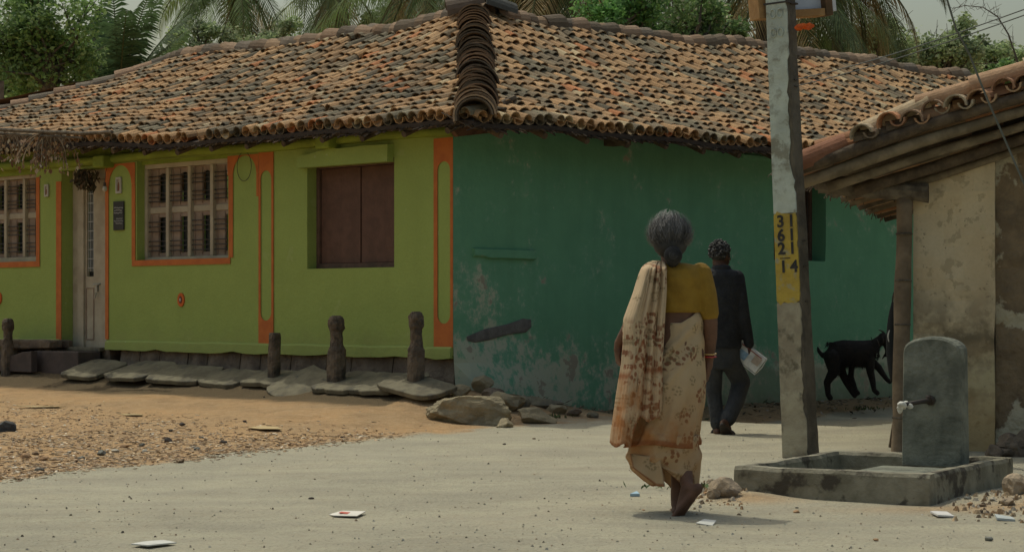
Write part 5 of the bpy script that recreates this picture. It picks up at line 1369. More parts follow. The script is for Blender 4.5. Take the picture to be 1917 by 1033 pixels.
# blouse
m_bl = mat('mustard_blouse', (.28, .165, .022), (.22, .125, .016), scale=9, bump=.3, bscale=40, rough=.85)
mb = MB()
bt = [(487, 1262, .06, .045), (491, 1262, .118, .066), (500, 1263, .155, .090), (515, 1264, .165, .104), (540, 1263, .158, .108), (565, 1264, .148, .104), (579, 1265, .143, .101), (581, 1265, .139, .098)]
rr_ = []
for y, x, rx, ry in bt:
    r_ = ering(Wp(x, y, 0), rx, ry, 32); rr_.append([v + V((0, .004 * math.sin(v.x * 60 + v.z * 40), .0)) for v in r_])
mb.rings(rr_)
mb.chain([(Wp(1312, 508, 0), .062), (Wp(1323, 548, -.015), .056), (Wp(1328, 582, -.02), .052)])
mb.chain([(Wp(1219, 509, .01), .052), (Wp(1204, 540, .01), .044)])
mb.build('blouse', m_bl, woman, MW, remesh=.006, fix=True)
# saree material: cream cloth with printed flowers, rust borders
def saree_mat(name, base, pallu=False):
    m = mat(name, base, tuple(q * .88 for q in base), .85, scale=4, bump=.25, bscale=120, dist=.004, spec=.2)
    N, L, p, co, nodeN, ramp, mix, out = m_nodes[name]
    def vor(s, vec=None):
        v = N.nodes.new('ShaderNodeTexVoronoi'); v.voronoi_dimensions = '2D'; v.inputs['Scale'].default_value = s; v.inputs['Randomness'].default_value = 1; L(vec or co2, v.inputs['Vector']); return v
    def mr(s, a, b, c=0, d=1):
        r = N.nodes.new('ShaderNodeMapRange'); L(s, r.inputs[0])
        for i, q in enumerate((a, b, c, d)): r.inputs[i+1].default_value = q
        return r.outputs[0]
    def mth(op, a, b):
        q = N.nodes.new('ShaderNodeMath'); q.operation = op
        for i, z in enumerate((a, b)):
            if hasattr(z, 'links'): L(z, q.inputs[i])
            else: q.inputs[i].default_value = z
        return q.outputs[0]
    s0 = N.nodes.new('ShaderNodeSeparateXYZ'); L(co, s0.inputs[0]); c0_ = N.nodes.new('ShaderNodeCombineXYZ')
    L(mth('ADD', s0.outputs[0], mth('MULTIPLY', s0.outputs[1], .7)), c0_.inputs[0]); L(s0.outputs[2], c0_.inputs[1]); co2 = c0_.outputs[0]
    big = vor(6.2); small = vor(38)
    cl = mr(big.outputs['Distance'], .24, .30, 1, 0)
    sp_ = mr(small.outputs['Distance'], .33, .45, 1, 0)
    f = mth('MULTIPLY', cl, sp_)
    out = mix(mth('MULTIPLY', f, .8), out, (.16, .045, .02))
    big2 = vor(9.5); f2 = mth('MULTIPLY', mr(big2.outputs['Distance'], .22, .28, 1, 0), mr(vor(60).outputs['Distance'], .3, .5, 1, 0))
    out = mix(mth('MULTIPLY', f2, .6), out, (.15, .12, .06))
    at = N.nodes.new('ShaderNodeVertexColor'); at.layer_name = 'Col'
    spc = N.nodes.new('ShaderNodeSeparateColor'); L(at.outputs[0], spc.inputs[0])
    # R: rust dye amount, G: border, B: dense floral print
    if pallu:
        mp = N.nodes.new('ShaderNodeMapping'); mp.inputs['Scale'].default_value = (1, .5, 1); mp.inputs['Rotation'].default_value = (0, 0, .5); L(co2, mp.inputs['Vector'])
        fl = mth('MULTIPLY', mth('MULTIPLY', mr(vor(46, mp.outputs[0]).outputs['Distance'], .28, .36, 1, 0), mr(nodeN(16, 4), .42, .5)), spc.outputs[2]); out = mix(mth('MULTIPLY', fl, .9), out, (.17, .045, .02))
    dye = mth('MULTIPLY', spc.outputs[0], mr(nodeN(9, 8), .35, .62, .35, 1)); out = mix(dye, out, (.36, .15, .05))
    out = mix(mth('MULTIPLY', spc.outputs[1], .85), out, (.24, .075, .025))
    L(out, p.inputs['Base Color']); return m
CR = (.48, .35, .205)
m_sar = saree_mat('saree_cloth', CR); m_pal = saree_mat('saree_pallu', (.55, .42, .27), True)
def cloth(name, rows, m_, colf, M=MW, parent=None, thick=.003, closed=False):
    n = len(rows[0]); me = bpy.data.meshes.new(name)
    vs = [tuple(v) for r in rows for v in r]
    kk = n if closed else n - 1
    fs = [(i*n+k, i*n+(k+1) % n, (i+1)*n+(k+1) % n, (i+1)*n+k) for i in range(len(rows)-1) for k in range(kk)]
    me.from_pydata(vs, [], fs); me.materials.append(m_)
    ca = me.color_attributes.new('Col', 'FLOAT_COLOR', 'POINT'); buf = []
    for i in range(len(rows)):
        for k in range(n): buf += [*colf(i / (len(rows)-1), k / (n - 1), rows[i][k]), 1]
    ca.data.foreach_set('color', buf); me.polygons.foreach_set('use_smooth', [True] * len(me.polygons))
    o = bpy.data.objects.new(name, me); put(o, parent or woman, M)
    s_ = o.modifiers.new('s', 'SOLIDIFY'); s_.thickness = thick; s_.offset = 0
    return o
# skirt (outer wrap)
SK = [(600, 1232, 1311), (612, 1226, 1313), (640, 1219, 1315), (675, 1211, 1320), (710, 1207, 1321), (750, 1199, 1317), (790, 1188, 1310), (815, 1178, 1306), (832, 1168, 1307)]
def interp(tab, y):
    for a, b in zip(tab[:-1], tab[1:]):
        if y <= b[0]:
            f = (y - a[0]) / (b[0] - a[0]); return [lerp(p, q, f) for p, q in zip(a[1:], b[1:])]
    return list(tab[-1][1:])
rows = []
for i in range(60):
    y = lerp(600, 832, i / 59); x0, x1 = interp(SK, y); c = Wp((x0 + x1) / 2, y); rx = (x1 - x0) / 2 / 356; ry = lerp(.105, .15, sm(0, .6, i / 59)); row = []
    for k in range(120):
        a = 2 * math.pi * k / 120; f = i / 59
        fold = .010 * sm(.05, 1, f) * math.sin(9 * a + 2.2 * f) + .004 * math.sin(21 * a + 5 * f) * f + .017 * math.exp(-((f * 11 + 2.2 * math.sin(a + 2.6) - .2) ** 2) * 9) + .015 * math.exp(-((f * 11 + 2.6 * math.sin(a + 2.8) - 1.0) ** 2) * 10) + .014 * math.exp(-((f * 10 + 2.6 * math.sin(a + 2.3) - 3.2) ** 2) * 7) + .012 * math.exp(-((f * 10 + 3.4 * math.sin(a + 2.0) - 5.2) ** 2) * 5) + .010 * math.exp(-((f * 10 - 2.4 * math.sin(a + 2.4) - 8.0) ** 2) * 5)
        fold += .005 * nz((a * 1.2, f * 3, 1), 1.6)
        zt = c.z
        if i < 18: zt += (.075 * (1 - i / 18)) * max(0, math.cos(a)) ** 1.2   # waist line climbs to the right
        if f > .9: zt += .01 * math.sin(a * 3 + 1)
        row.append(V((c.x + (rx + fold) * math.cos(a), c.y + (ry + fold) * math.sin(a) + .01, zt)))
    rows.append(row)
cloth('saree_skirt', rows, m_sar, lambda f, k, v: (.75 * sm(.6, 1, f) * (1 if v.x < .0 else .55) + .30 * sm(.3, .8, f), sm(.945, .965, f) * .9, 0), closed=True)
# lower fold
SL = [(815, 1186, 1306), (835, 1178, 1309), (850, 1176, 1311), (868, 1180, 1312), (885, 1190, 1311), (900, 1203, 1309), (915, 1215, 1306), (930, 1226, 1303)]
rows = []
for i in range(44):
    f = i / 43; row = []
    for k in range(120):
        a = 2 * math.pi * k / 120; ca = math.cos(a); 
        y = lerp(812, 912 + 20 * ca + 10 * math.sin(5 * a + 1) * (f) + (-24 if math.sin(a) < -.55 and ca > -.2 else 0) * sm(.5, 1, f) * 1.0, f); x0, x1 = interp(SL, y); c = Wp((x0 + x1) / 2, y); rx = (x1 - x0) / 2 / 356
        fold = .008 * f * math.sin(6 * a + 4 * f) + .003 * math.sin(13 * a) * f + .012 * math.exp(-((f * 7 + 2.2 * math.sin(a + 1.2) - 2.0) ** 2) * 2.5) + .010 * math.exp(-((f * 7 + 2.4 * math.sin(a + 1.0) - 4.2) ** 2) * 3)
        ry = .145 * (1 - .15 * f)
        row.append(V((c.x + (rx + fold) * ca, c.y + (ry + fold) * math.sin(a) + .01 + .03 * f, c.z)))
    rows.append(row)
cloth('saree_underfold', rows, m_sar, lambda f, k, v: (.38 + .35 * (v.x < -.12), sm(.955, .97, f) * .8, 0), closed=True)
# left flap of the lower saree
rows = []
for i in range(16):
    f = i / 15; row = []
    for k in range(14):
        g_ = k / 13; top = Wp(lerp(1177, 1232, g_), lerp(846, 852, g_), -.07 - .05 * g_); bt_ = Wp(lerp(1182, 1240, g_), lerp(872, 906, min(1, g_ * 1.3)), -.10 - .03 * g_)
        p = top.lerp(bt_, f); p.y += .010 * math.sin(g_ * 9 + f * 2); row.append(p)
    rows.append(row)
cloth('saree_flap', rows, m_sar, lambda f, k, v: (.2, .9 * max(sm(.88, .93, f), sm(.1, .05, k) if False else (1 if k < .06 else 0)), 0))
# pallu over the left shoulder
PL = [(483, 1222, 1243), (488, 1209, 1244), (496, 1200, 1244), (510, 1194, 1243), (540, 1184, 1243), (570, 1173, 1242), (592, 1165, 1241), (610, 1163, 1240), (640, 1163, 1239), (680, 1160, 1236), (720, 1154, 1235), (760, 1148, 1234), (800, 1142, 1228), (830, 1139, 1224)]
rows = []
NR, NC = 90, 64
for i in range(NR):
    f = i / (NR - 1); row = []
    for k in range(NC):
        g_ = k / (NC - 1)
        yb = 829 - 0 * g_ + 4 * math.sin(g_ * 25) - 48 * sm(.55, .62, g_) * 1.0
        y = lerp(483, yb, f); x0, x1 = interp(PL, y)
        # the left ~40% wraps round the arm towards the front
        th_ = lerp(-2.55, -.0, g_)    # angle param
        xx = lerp(x0, x1, max(0, (g_ - .22) / .78)) if g_ > .22 else lerp(x0 + 22, x0, (g_ / .22) ** .6)
        yy = -.125 * sm(.12, .42, g_) + .09 * (1 - sm(0, .24, g_)) - .02 - .018 * f
        pleat = .014 * math.sin(g_ * 38 + .6) * sm(.50, .62, g_) * (1 - .3 * f) + .007 * math.sin(g_ * 17 + f * 3) * f
        yy += pleat
        bulge = -.035 * math.exp(-((y - 590) / 60) ** 2) * math.exp(-((g_ - .3) / .25) ** 2)
        zz = (960 - y) / 356.0
        if y < 500: yy = lerp(.0, yy, sm(480, 500, y)); 
        row.append(V((Wp(xx, y).x + .003 * math.sin(k * 2.1 + f * 9), yy + bulge + .006 * nz((g_ * 4, f * 6, 2), 1.2), zz)))
    rows.append(row)
def palc(f, k, v):
    y = 960 - v.z * 356; band1 = math.exp(-((y - (700 - 62 * sm(.35, .6, k) + 50 * sm(.62, .66, k))) / 6) ** 2)
    dye = 1.35 * sm(640, 790, y) * (1.0 - .5 * sm(.6, .7, k)) + .12
    return (min(1, dye * (.6 + .6 * abs(nz((k * 7, f * 8, 0), 1.3)))), min(1, band1 + (1 if k < .20 else 0) * .8 * sm(580, 640, y) + sm(.975, .985, f) * .6 + .55 * math.exp(-((k - .66) / .012) ** 2) * sm(540, 620, y) + .5 * math.exp(-((k - .8) / .012) ** 2) * sm(560, 640, y)), sm(585, 620, y) * .9)
cloth('saree_pallu', rows, m_pal, palc)
# front inner edge of the saree behind the left arm, and front cover of the shoulder
rows = []
for i in range(40):
    f = i / 39; row = []
    for k in range(16):
        g_ = k / 15; y = lerp(484, 830, f); x0, x1 = interp(PL, y); row.append(V((Wp(lerp(x0 + 5, 1236, g_), y).x, lerp(.10 + .03 * f, .135, g_) * sm(480, 520, y) + .004 * math.sin(g_ * 20), (960 - y) / 356)))
    rows.append(row)
cloth('saree_front', rows, m_pal, lambda f, k, v: (.3 + .5 * sm(.5, 1, f), .9 if k < .2 and f > .35 else .1, .5))
for (p, c_) in ((Wp(1330, 664, .028), (.42, .03, .03)), (Wp(1330, 659, .026), (.55, .35, .12))):
    mb = MB(); mb.tube([p + V((.034 * math.cos(a), .034 * math.sin(a), .003 * math.sin(a))) for a in [i * math.pi / 10 for i in range(21)]], .0045, 6, c_, cap=False); mb.build('bangle', mat('bangle', (1, 1, 1), (.9, .9, .9), attr=True, rough=.25, spec=.6), woman, MW, smooth=True)

# man
MGp = gpx(1347, 812)
def Mp(px, py, y=0.): return V(((px - 1347) / 219.6, y, (812 - py) / 219.6))
man = empty('person', MGp, 'man with curly grey hair in a black jacket walking away carrying papers', 'person')
MM = Matrix.Translation(MGp)
mb = MB(); hc2 = Mp(1350, 475, .03); head(mb, hc2, V((.75, .66, -.05)), .98)
mb.chain([(hc2 + V((-.02, -.01, -.07)), .055), (Mp(1350, 505, -.01), .060)])
tor = [(501, 1352, .05, .05), (508, 1353, .15, .08), (540, 1353, .165, .10), (590, 1350, .15, .10), (640, 1350, .14, .10), (680, 1352, .12, .10)]
mb.rings([ering(Mp(x, y), rx, ry) for y, x, rx, ry in tor])
mb.chain([(Mp(1380, 518, 0), .05), (Mp(1391, 590, -.02), .04), (Mp(1403, 645, .02), .026)])
hand(mb, Mp(1404, 648, .02), V((-.05, .15, -1)), V((-.9, .1, 0)), V((-.2, 1, 0)), 1.0, 1.0)
mb.chain([(Mp(1326, 518, 0), .05), (Mp(1322, 590, .04), .04), (Mp(1322, 645, .10), .026)])
hand(mb, Mp(1322, 648, .10), V((-.05, .15, -1)), V((.9, .1, 0)), V((.2, 1, 0)), 1.0, .6)
mb.chain([(Mp(1338, 670), .08), (Mp(1336, 735, .03), .046), (Mp(1343, 792, .0), .035)])
mb.chain([(Mp(1366, 670), .08), (Mp(1390, 717, .10), .048), (Mp(1376, 755, -.01), .042), (Mp(1358, 786, -.085), .036)])
foot(mb, Mp(1343, 796, .0), V((.1, 1, 0)), V((0, 0, 1)), 1.0); foot(mb, Mp(1356, 788, -.10), V((.35, .5, -.55)), V((.1, .6, .8)), 1.0)
mb.build('body', m_skin2, man, MM, remesh=.0075, fix=True)
m_jk = mat('black_jacket', (.026, .028, .032), (.016, .017, .02), scale=7, bump=1, bscale=9, dist=.05, rough=.85)
mb = MB()
jt = [(496, 1348, .065, .062), (503, 1350, .085, .072), (507, 1352, .15, .095), (516, 1353, .178, .115), (550, 1353, .180, .122), (590, 1350, .168, .120), (620, 1350, .168, .122), (648, 1351, .172, .125), (652, 1351, .165, .12)]
mb.rings([ering(Mp(x, y), rx, ry, 28) for y, x, rx, ry in jt])
mb.chain([(Mp(1379, 520, 0), .072), (Mp(1385, 555, -.01), .066), (Mp(1391, 592, -.02), .060), (Mp(1399, 625, .0), .050), (Mp(1403, 643, .018), .044)])
mb.chain([(Mp(1325, 520, 0), .070), (Mp(1321, 592, .04), .058), (Mp(1322, 640, .095), .044)])
mb.tube([Mp(1350, 500, -.01) + V((.062 * math.cos(a), .055 * math.sin(a), 0)) for a in [i * math.pi / 8 for i in range(17)]], .022, 8)
mb.build('jacket', m_jk, man, MM, remesh=.0085, fix=True)
m_tr = mat('dark_trousers', (.048, .05, .052), (.033, .035, .038), scale=6, bump=1, bscale=9, dist=.05, rough=.85)
mb = MB()
mb.rings([ering(Mp(x, y), rx, ry, 24) for y, x, rx, ry in [(632, 1351, .14, .10), (650, 1351, .155, .112), (675, 1352, .155, .115), (690, 1352, .13, .11)]])
mb.chain([(Mp(1335, 675), .088), (Mp(1337, 735, .03), .068), (Mp(1342, 780, .0), .060), (Mp(1343, 793, .0), .062)])
mb.chain([(Mp(1366, 675), .090), (Mp(1390, 715, .10), .082), (Mp(1378, 750, .0), .074), (Mp(1362, 783, -.08), .064)])
mb.build('trousers', m_tr, man, MM, remesh=.0085, fix=True)
mb = MB(); hcc = hc2 + V((-.012, -.012, .02)); mb.ell(hcc, (.088, .094, .092), n=18, c=(.2, .2, .2))
rnd = random.Random(8)
for k in range(330):
    n_ = V((rnd.gauss(0, 1), rnd.gauss(0, 1), rnd.gauss(.3, 1))).normalized()
    if n_.z < -.45 or (n_.dot(V((.75, .66, 0))) > .45 and n_.z < .45): continue
    rockmesh(mb, hcc + V((n_.x * .090, n_.y * .094, n_.z * .094)) * rnd.uniform(.95, 1.12), (.012, .012, .012), 500 + k % 7, 1, rnd.choice([(.2, .2, .2), (.35, .34, .33), (.5, .5, .5), (.14, .14, .14), (.7, .7, .7)]), rotz=k)
mb.build('hair', m_hair, man, MM)
for (a_, f_, u_) in ((Mp(1343, 796, .0), V((.1, 1, 0)), V((0, 0, 1))), (Mp(1356, 788, -.10), V((.35, .5, -.55)), V((.1, .6, .8)))):
    f_ = f_.normalized(); u_ = (u_ - f_ * u_.dot(f_)).normalized(); l_ = f_.cross(u_); c_ = a_ + f_ * .055 - u_ * .088; mb = MB(); rr_ = []
    for h_, s_ in ((-.012, .97), (0, 1), (.012, .97)):
        rr_.append([c_ + u_ * h_ + f_ * (.14 * math.cos(t) * s_) + l_ * (.05 * math.sin(t) * (1 + .2 * math.cos(t)) * s_) for t in [2 * math.pi * i / 20 for i in range(20)]])
    mb.rings(rr_); c2 = a_ + f_ * .09 - u_ * .05; mb.tube([c2 + l_ * .05 * math.cos(t) + u_ * (.045 * math.sin(t) - .03) for t in [math.pi * i / 8 for i in range(9)]], .013, 6); mb.build('sandal', m_iron, man, MM)
# papers held in the hand
M_ = MM @ Matrix.Translation(Mp(1402, 668, .015)) @ Matrix.Rotation(R(38), 4, 'Y') @ Matrix.Rotation(R(-14), 4, 'Z')
pp_ = empty('newspaper_bundle', None, 'folded newspapers in a clear wrap held in the right hand of the man', 'papers', M=M_)
random.seed(4); mb = MB()
rr_ = []
for i in range(8):
    f = i / 7; x = lerp(-.13, .13, f); rr_.append([V((x, .012 + .004 * math.sin(f * 6), -.075)), V((x, .018, 0)), V((x, .014, .075)), V((x, -.014 - .006 * math.sin(f * 5), .075)), V((x, -.02, 0)), V((x, -.014, -.075))])
mb.rings(rr_); mb.build('paper', mat('newsprint', (.62, .61, .57), (.5, .5, .47), scale=22, thr=(.45, .55)), pp_, M_, fix=True)
mb = MB(); mb.box((-.09, -.0285, -.05), (-.01, -.0215, .02), (.26, .38, .50)); mb.box((.04, -.0285, -.02), (.11, -.0215, .05), (.45, .36, .28)); mb.box((-.11, -.0285, .052), (.1, -.0215, .06), (.3, .1, .08))
mb.build('print', mat('print2', (1, 1, 1), (.75, .75, .75), attr=True, scale=30), pp_, M_)
mb = MB(); mb.tube([V((-.135, 0, -.08)), V((.135, -.0, -.085)), V((.145, .0, .0)), V((.135, 0, .08)), V((-.13, 0, .082))], .006, 5); mb.build('clear_wrap', mat('plastic_wrap', (.6, .6, .58), (.5, .5, .5), rough=.25, spec=.5), pp_, M_)

# ------------------------------------------------------------------ GOAT
gd = 23.3; gk = F / gd
GP = V(((1600 - HX) / gk, gd, CH - (748 - HY) / gk))
gz_ = gz(GP.x, GP.y)
def Gp(px, py, y=0.): return V(((px - 1600) / gk, y, (748 - py) / gk))
goat = empty('goat', V((GP.x, GP.y, GP.z)), 'black goat walking right beside the dark green wall with one foreleg raised', 'goat')
MGt = Matrix.Translation(V((GP.x, GP.y, GP.z)))
mb = MB()
bt_ = [(1547, 662, .03, .03), (1552, 664, .07, .085), (1562, 662, .085, .115), (1578, 660, .095, .12), (1600, 662, .11, .125), (1618, 662, .105, .125), (1630, 660, .09, .12), (1638, 655, .06, .09), (1642, 652, .03, .04)]
rr_ = []
for x, y, ry, rz in bt_:
    rz *= 1.24; ry *= 1.1; c_ = Gp(x, y); rr_.append([V((c_.x, c_.y + ry * math.cos(a), c_.z + rz * math.sin(a))) for a in [2 * math.pi * k / 16 for k in range(16)]])
mb.rings(rr_)
mb.chain([(Gp(1632, 652), .082), (Gp(1644, 640), .062), (Gp(1653, 632), .050)])
mb.chain([(Gp(1653, 632), .060), (Gp(1660, 640), .055), (Gp(1663, 655), .038), (Gp(1661, 664), .030)])
mb.chain([(Gp(1657, 664), .016), (Gp(1651, 672), .007)])
for sy in (-1, 1): mb.ell(Gp(1650, 637, sy * .055), (.016, .03, .05), None, 10)
# hind near, hind far, fore planted, fore raised
mb.chain([(Gp(1556, 668, -.05), .10), (Gp(1560, 694, -.06), .068), (Gp(1547, 715, -.05), .042), (Gp(1549, 738, -.05), .032), (Gp(1553, 744, -.05), .034)])
mb.chain([(Gp(1562, 668, .06), .08), (Gp(1576, 692, .06), .056), (Gp(1585, 715, .06), .036), (Gp(1597, 736, .06), .026), (Gp(1602, 741, .06), .028)])
mb.chain([(Gp(1596, 680, .05), .04), (Gp(1595, 705, .07), .034), (Gp(1604, 731, .06), .026), (Gp(1608, 736, .06), .028)])
mb.chain([(Gp(1626, 672, -.05), .065), (Gp(1628, 695, -.05), .046), (Gp(1632, 712, -.05), .038), (Gp(1635, 730, -.05), .028), (Gp(1641, 735, -.05), .030)])
mb.chain([(Gp(1630, 675, .04), .055), (Gp(1646, 688, .04), .042), (Gp(1654, 700, .04), .034), (Gp(1662, 711, .04), .026), (Gp(1667, 714, .04), .030)])
mb.chain([(Gp(1548, 660), .025), (Gp(1540, 666), .026), (Gp(1533, 657), .022), (Gp(1531, 650), .012)])
m_goat = mat('black_fur', (.012, .010, .009), (.020, .016, .013), scale=18, bump=.8, bscale=60, rough=.75)
mb.build('body', m_goat, goat, MGt, remesh=.009, fix=True)
for sy in (-.02, .03):
    mb = MB(); mb.tube([Gp(1656, 624, sy), Gp(1652, 620, sy), Gp(1648, 618, sy), Gp(1645, 617, sy)], [.010, .008, .006, .002], 6); mb.build('horn', mat('horn', (.08, .07, .06), (.05, .04, .035)), goat, MGt, smooth=True)
mb = MB(); mb.tube([Gp(1646, 642) + V((.045 * math.cos(a) * .4 - .02, .068 * math.sin(a), -.07 * math.cos(a) * .8)) for a in [i * math.pi / 10 for i in range(21)]], .0045, 5, cap=False); mb.build('collar', mat('collar', (.10, .09, .08), (.08, .07, .06)), goat, MGt)

rnd = random.Random(12); mb = MB()
for k in range(900):
    px = rnd.uniform(1548, 1645); a = rnd.uniform(0, 3.3) - .1; ry, rz = (.10, .13) if px < 1632 else (.08, .10)
    c_ = Gp(px, 661 if px < 1630 else 652); p = V((c_.x, c_.y - ry * math.sin(a), c_.z + rz * math.cos(a))); L_ = rnd.uniform(.03, .075)
    w_ = V((.006, 0, 0)); e = V((rnd.gauss(-.02, .02), -.35 * L_ * abs(math.sin(a)), -L_)); mb.add([p - w_, p + w_, p + e], [(0, 1, 2)], (1, 1, 1))
for k in range(160):
    p = Gp(rnd.uniform(1552, 1570), rnd.uniform(668, 700), rnd.uniform(-.13, -.05)); mb.add([p, p + V((.014, 0, 0)), p + V((rnd.gauss(-.02, .01), -.01, -.05))], [(0, 1, 2)])
mb.build('fur', m_goat, goat, MGt)
# ------------------------------------------------------------------ TREES
m_leaf = mat('foliage', (1, 1, 1), (.85, .9, .8), scale=2, attr=True, rough=.65, spec=.3)
m_bark = mat('bark', (.13, .11, .085), (.07, .06, .05), scale=6, bump=.8, bscale=12)
def tuneleaf(m):
    N = m.node_tree; p = N.nodes['Principled BSDF']
    tr = N.nodes.new('ShaderNodeBsdfTranslucent'); mx = N.nodes.new('ShaderNodeMixShader'); mx.inputs[0].default_value = .42
    src = p.inputs['Base Color'].links[0].from_socket; N.links.new(src, tr.inputs[0]); out = [n for n in N.nodes if n.type == 'OUTPUT_MATERIAL'][0]
    N.links.new(p.outputs[0], mx.inputs[1]); N.links.new(tr.outputs[0], mx.inputs[2]); N.links.new(mx.outputs[0], out.inputs[0])
tuneleaf(m_leaf)
GRN = [(.09, .13, .055), (.12, .17, .07), (.14, .20, .08), (.07, .10, .045), (.17, .21, .10)]
def palm(px, py, d, n, L_, seed, label, el=(-35, 75), droop=1.5, trunk=.14, young=False, cols=None, az0=None, wid=.05, lean=0, basez=0):
    rnd = random.Random(seed); c = P(px, py, d)
    t = empty('palm_tree', V((c.x + lean, c.y, basez)), label, 'palm tree', None)
    mb = MB(); z0 = 0
    pts = [V((c.x + lean * (1 - i / 12) ** 1.6, c.y, lerp(z0, c.z, i / 12))) for i in range(13)]; rs = [trunk * (1.5 if i == 0 else 1.05 - .25 * i / 12) for i in range(13)]
    p2 = []; r2 = []
    for i in range(12):
        for k in range(4): f = k / 4; p2.append(pts[i].lerp(pts[i+1], f)); r2.append(lerp(rs[i], rs[i+1], f) * (1 + .06 * (k % 2)))
    mb.tube(p2, r2, 10); mb.build('trunk', m_bark, t, I4 if False else Matrix.Identity(4))
    cols_ = cols or GRN
    fr = MB(); st = MB()
    for k in range(n):
        az = rnd.uniform(0, 6.283) if az0 is None else rnd.gauss(az0, .8); e0 = R(lerp(el[0], el[1], (k + rnd.random()) / n)); Lf = L_ * rnd.uniform(.8, 1.1)
        dry = e0 < R(-15) and rnd.random() < .35; cc = [(.20, .15, .07), (.26, .20, .10)] if dry else cols_
        p = c.copy(); pts = [p.copy()]; N_ = 16
        for i in range(N_):
            f = i / N_; e = e0 - droop * f ** 1.4 * (1 - .3 * (e0 < 0)); e = max(e, -1.5)
            p = p + V((math.cos(az) * math.cos(e), math.sin(az) * math.cos(e), math.sin(e))) * Lf / N_; pts.append(p.copy())
        st.tube(pts, [.035 * (1 - .85 * i / N_) for i in range(N_ + 1)], 5, (.16, .16, .07))
        M_ = 46; base_c = rnd.choice(cc)
        for i in range(M_):
            f = (i + 1.5) / (M_ + 1.5); a = f * N_; ia = min(N_ - 1, int(a)); q = pts[ia].lerp(pts[ia+1], a - ia); tg = (pts[ia+1] - pts[ia]).normalized()
            sd_ = tg.cross(V((0, 0, 1)));  sd_ = sd_.normalized() if sd_.length > .05 else V((1, 0, 0)); up = sd_.cross(tg)
            ll = L_ * .21 * (math.sin(math.pi * min(1, .12 + f * .86)) ** .6 + .08) * rnd.uniform(.85, 1.1)
            for s_ in (-1, 1):
                dr = (sd_ * s_ * .8 + tg * (.45 + .5 * f) + up * .15 + V((0, 0, -.35 - .3 * rnd.random()))).normalized()
                tip = q + dr * ll + V((0, 0, -.30 * ll)); m_ = q + dr * ll * .5; w_ = tg * wid * .5
                k_ = rnd.uniform(.75, 1.25); fr.add([q - w_ * .6, m_ - w_, tip, m_ + w_, q + w_ * .6], [(0, 1, 3, 4), (1, 2, 3)], tuple(z * k_ for z in base_c))
    fr.c = [tuple(min(.7, z * 1.35) for z in c) for c in fr.c]
    fr.build('fronds', m_leaf, t, Matrix.Identity(4)); st.build('frond_ribs', m_leaf, t, Matrix.Identity(4))
    if not young:
        mb = MB(); 
        for k in range(7): a = rnd.random() * 6.3; mb.ell(c + V((math.cos(a) * .28, math.sin(a) * .28, -.3 - .15 * rnd.random())), (.11, .11, .14), n=8)
        mb.build('coconuts', mat('coconut', (.09, .12, .04), (.12, .09, .05)), t, Matrix.Identity(4), smooth=True)
    return t
def leafy(px, py, d, rx, rz, nleaf, seed, label, cols, ls=.09, dens=.55, trunk=.16, clumps=26, ry=None, thin=0, bloom=None):
    rnd = random.Random(seed); c = P(px, py, d); rx_ = rx * d / F; rz_ = rz * d / F; ry_ = ry or rx_ * .8
    t = empty('leafy_tree', V((c.x, c.y, 0)), label, 'tree')
    mb = MB(); base = V((c.x, c.y, 0)); fork = V((c.x + rnd.gauss(0, .1), c.y, max(.8, c.z - rz_ * .9)))
    mb.tube([base, base.lerp(fork, .5) + V((.06, 0, 0)), fork], [trunk * 1.25, trunk, trunk * .75], 8); cl = []
    for k in range(clumps):
        n_ = V((rnd.gauss(0, 1), rnd.gauss(0, 1), rnd.gauss(0, 1))).normalized() * rnd.random() ** .45
        q = c + V((n_.x * rx_, n_.y * ry_, n_.z * rz_)); cl.append((q, rnd.uniform(.22, .42) * min(rx_, rz_ * 1.2)))
        m_ = fork.lerp(q, .5) + V((rnd.gauss(0, .15), rnd.gauss(0, .15), .12 * rz_)); mb.tube([fork, fork.lerp(m_, .5) + V((rnd.gauss(0, .06), 0, .05)), m_, q], [trunk * .42, trunk * .3, trunk * .2, trunk * .07], 5)
        for _ in range(3): e = q + V((rnd.gauss(0, .5), rnd.gauss(0, .5), rnd.gauss(.2, .4))) * cl[-1][1] * 1.4; mb.tube([m_.lerp(q, .6), e], [trunk * .10, trunk * .03], 4)
    mb.build('trunk', m_bark, t, Matrix.Identity(4))
    lf = MB()
    shade = [rnd.uniform(.6, 1.35) for _ in cl]
    for k in range(nleaf):
        ci = rnd.randrange(len(cl)); q, r = cl[ci]; n_ = V((rnd.gauss(0, 1), rnd.gauss(0, 1), rnd.gauss(0, .85))).normalized() * r * (rnd.random() ** .4) * (1.25 if rnd.random() < .12 else 1)
        p = q + n_; u = V((rnd.gauss(0, 1), rnd.gauss(0, 1), rnd.gauss(-.3, .6))).normalized(); w_ = u.cross(V((rnd.gauss(0, 1), rnd.gauss(0, 1), rnd.gauss(0, 1)))).normalized(); s_ = ls * rnd.uniform(.6, 1.4)
        cc = rnd.choice(cols); 
        if bloom and rnd.random() < .06: cc = bloom
        kk = shade[ci] * rnd.uniform(.8, 1.2)
        lf.add([p, p + u * s_ * .5 + w_ * s_ * .28, p + u * s_, p + u * s_ * .5 - w_ * s_ * .28], [(0, 1, 2, 3)], tuple(min(.6, z * kk) for z in cc))
    lf.c = [tuple(min(.7, z * 1.25) for z in c) for c in lf.c]
    lf.build('crown', m_leaf, t, Matrix.Identity(4)); return t
G2 = [(.12, .20, .06), (.15, .24, .08), (.09, .15, .055), (.19, .27, .11)]
G3 = [(.24, .30, .15), (.29, .35, .19), (.20, .25, .13), (.33, .37, .23)]
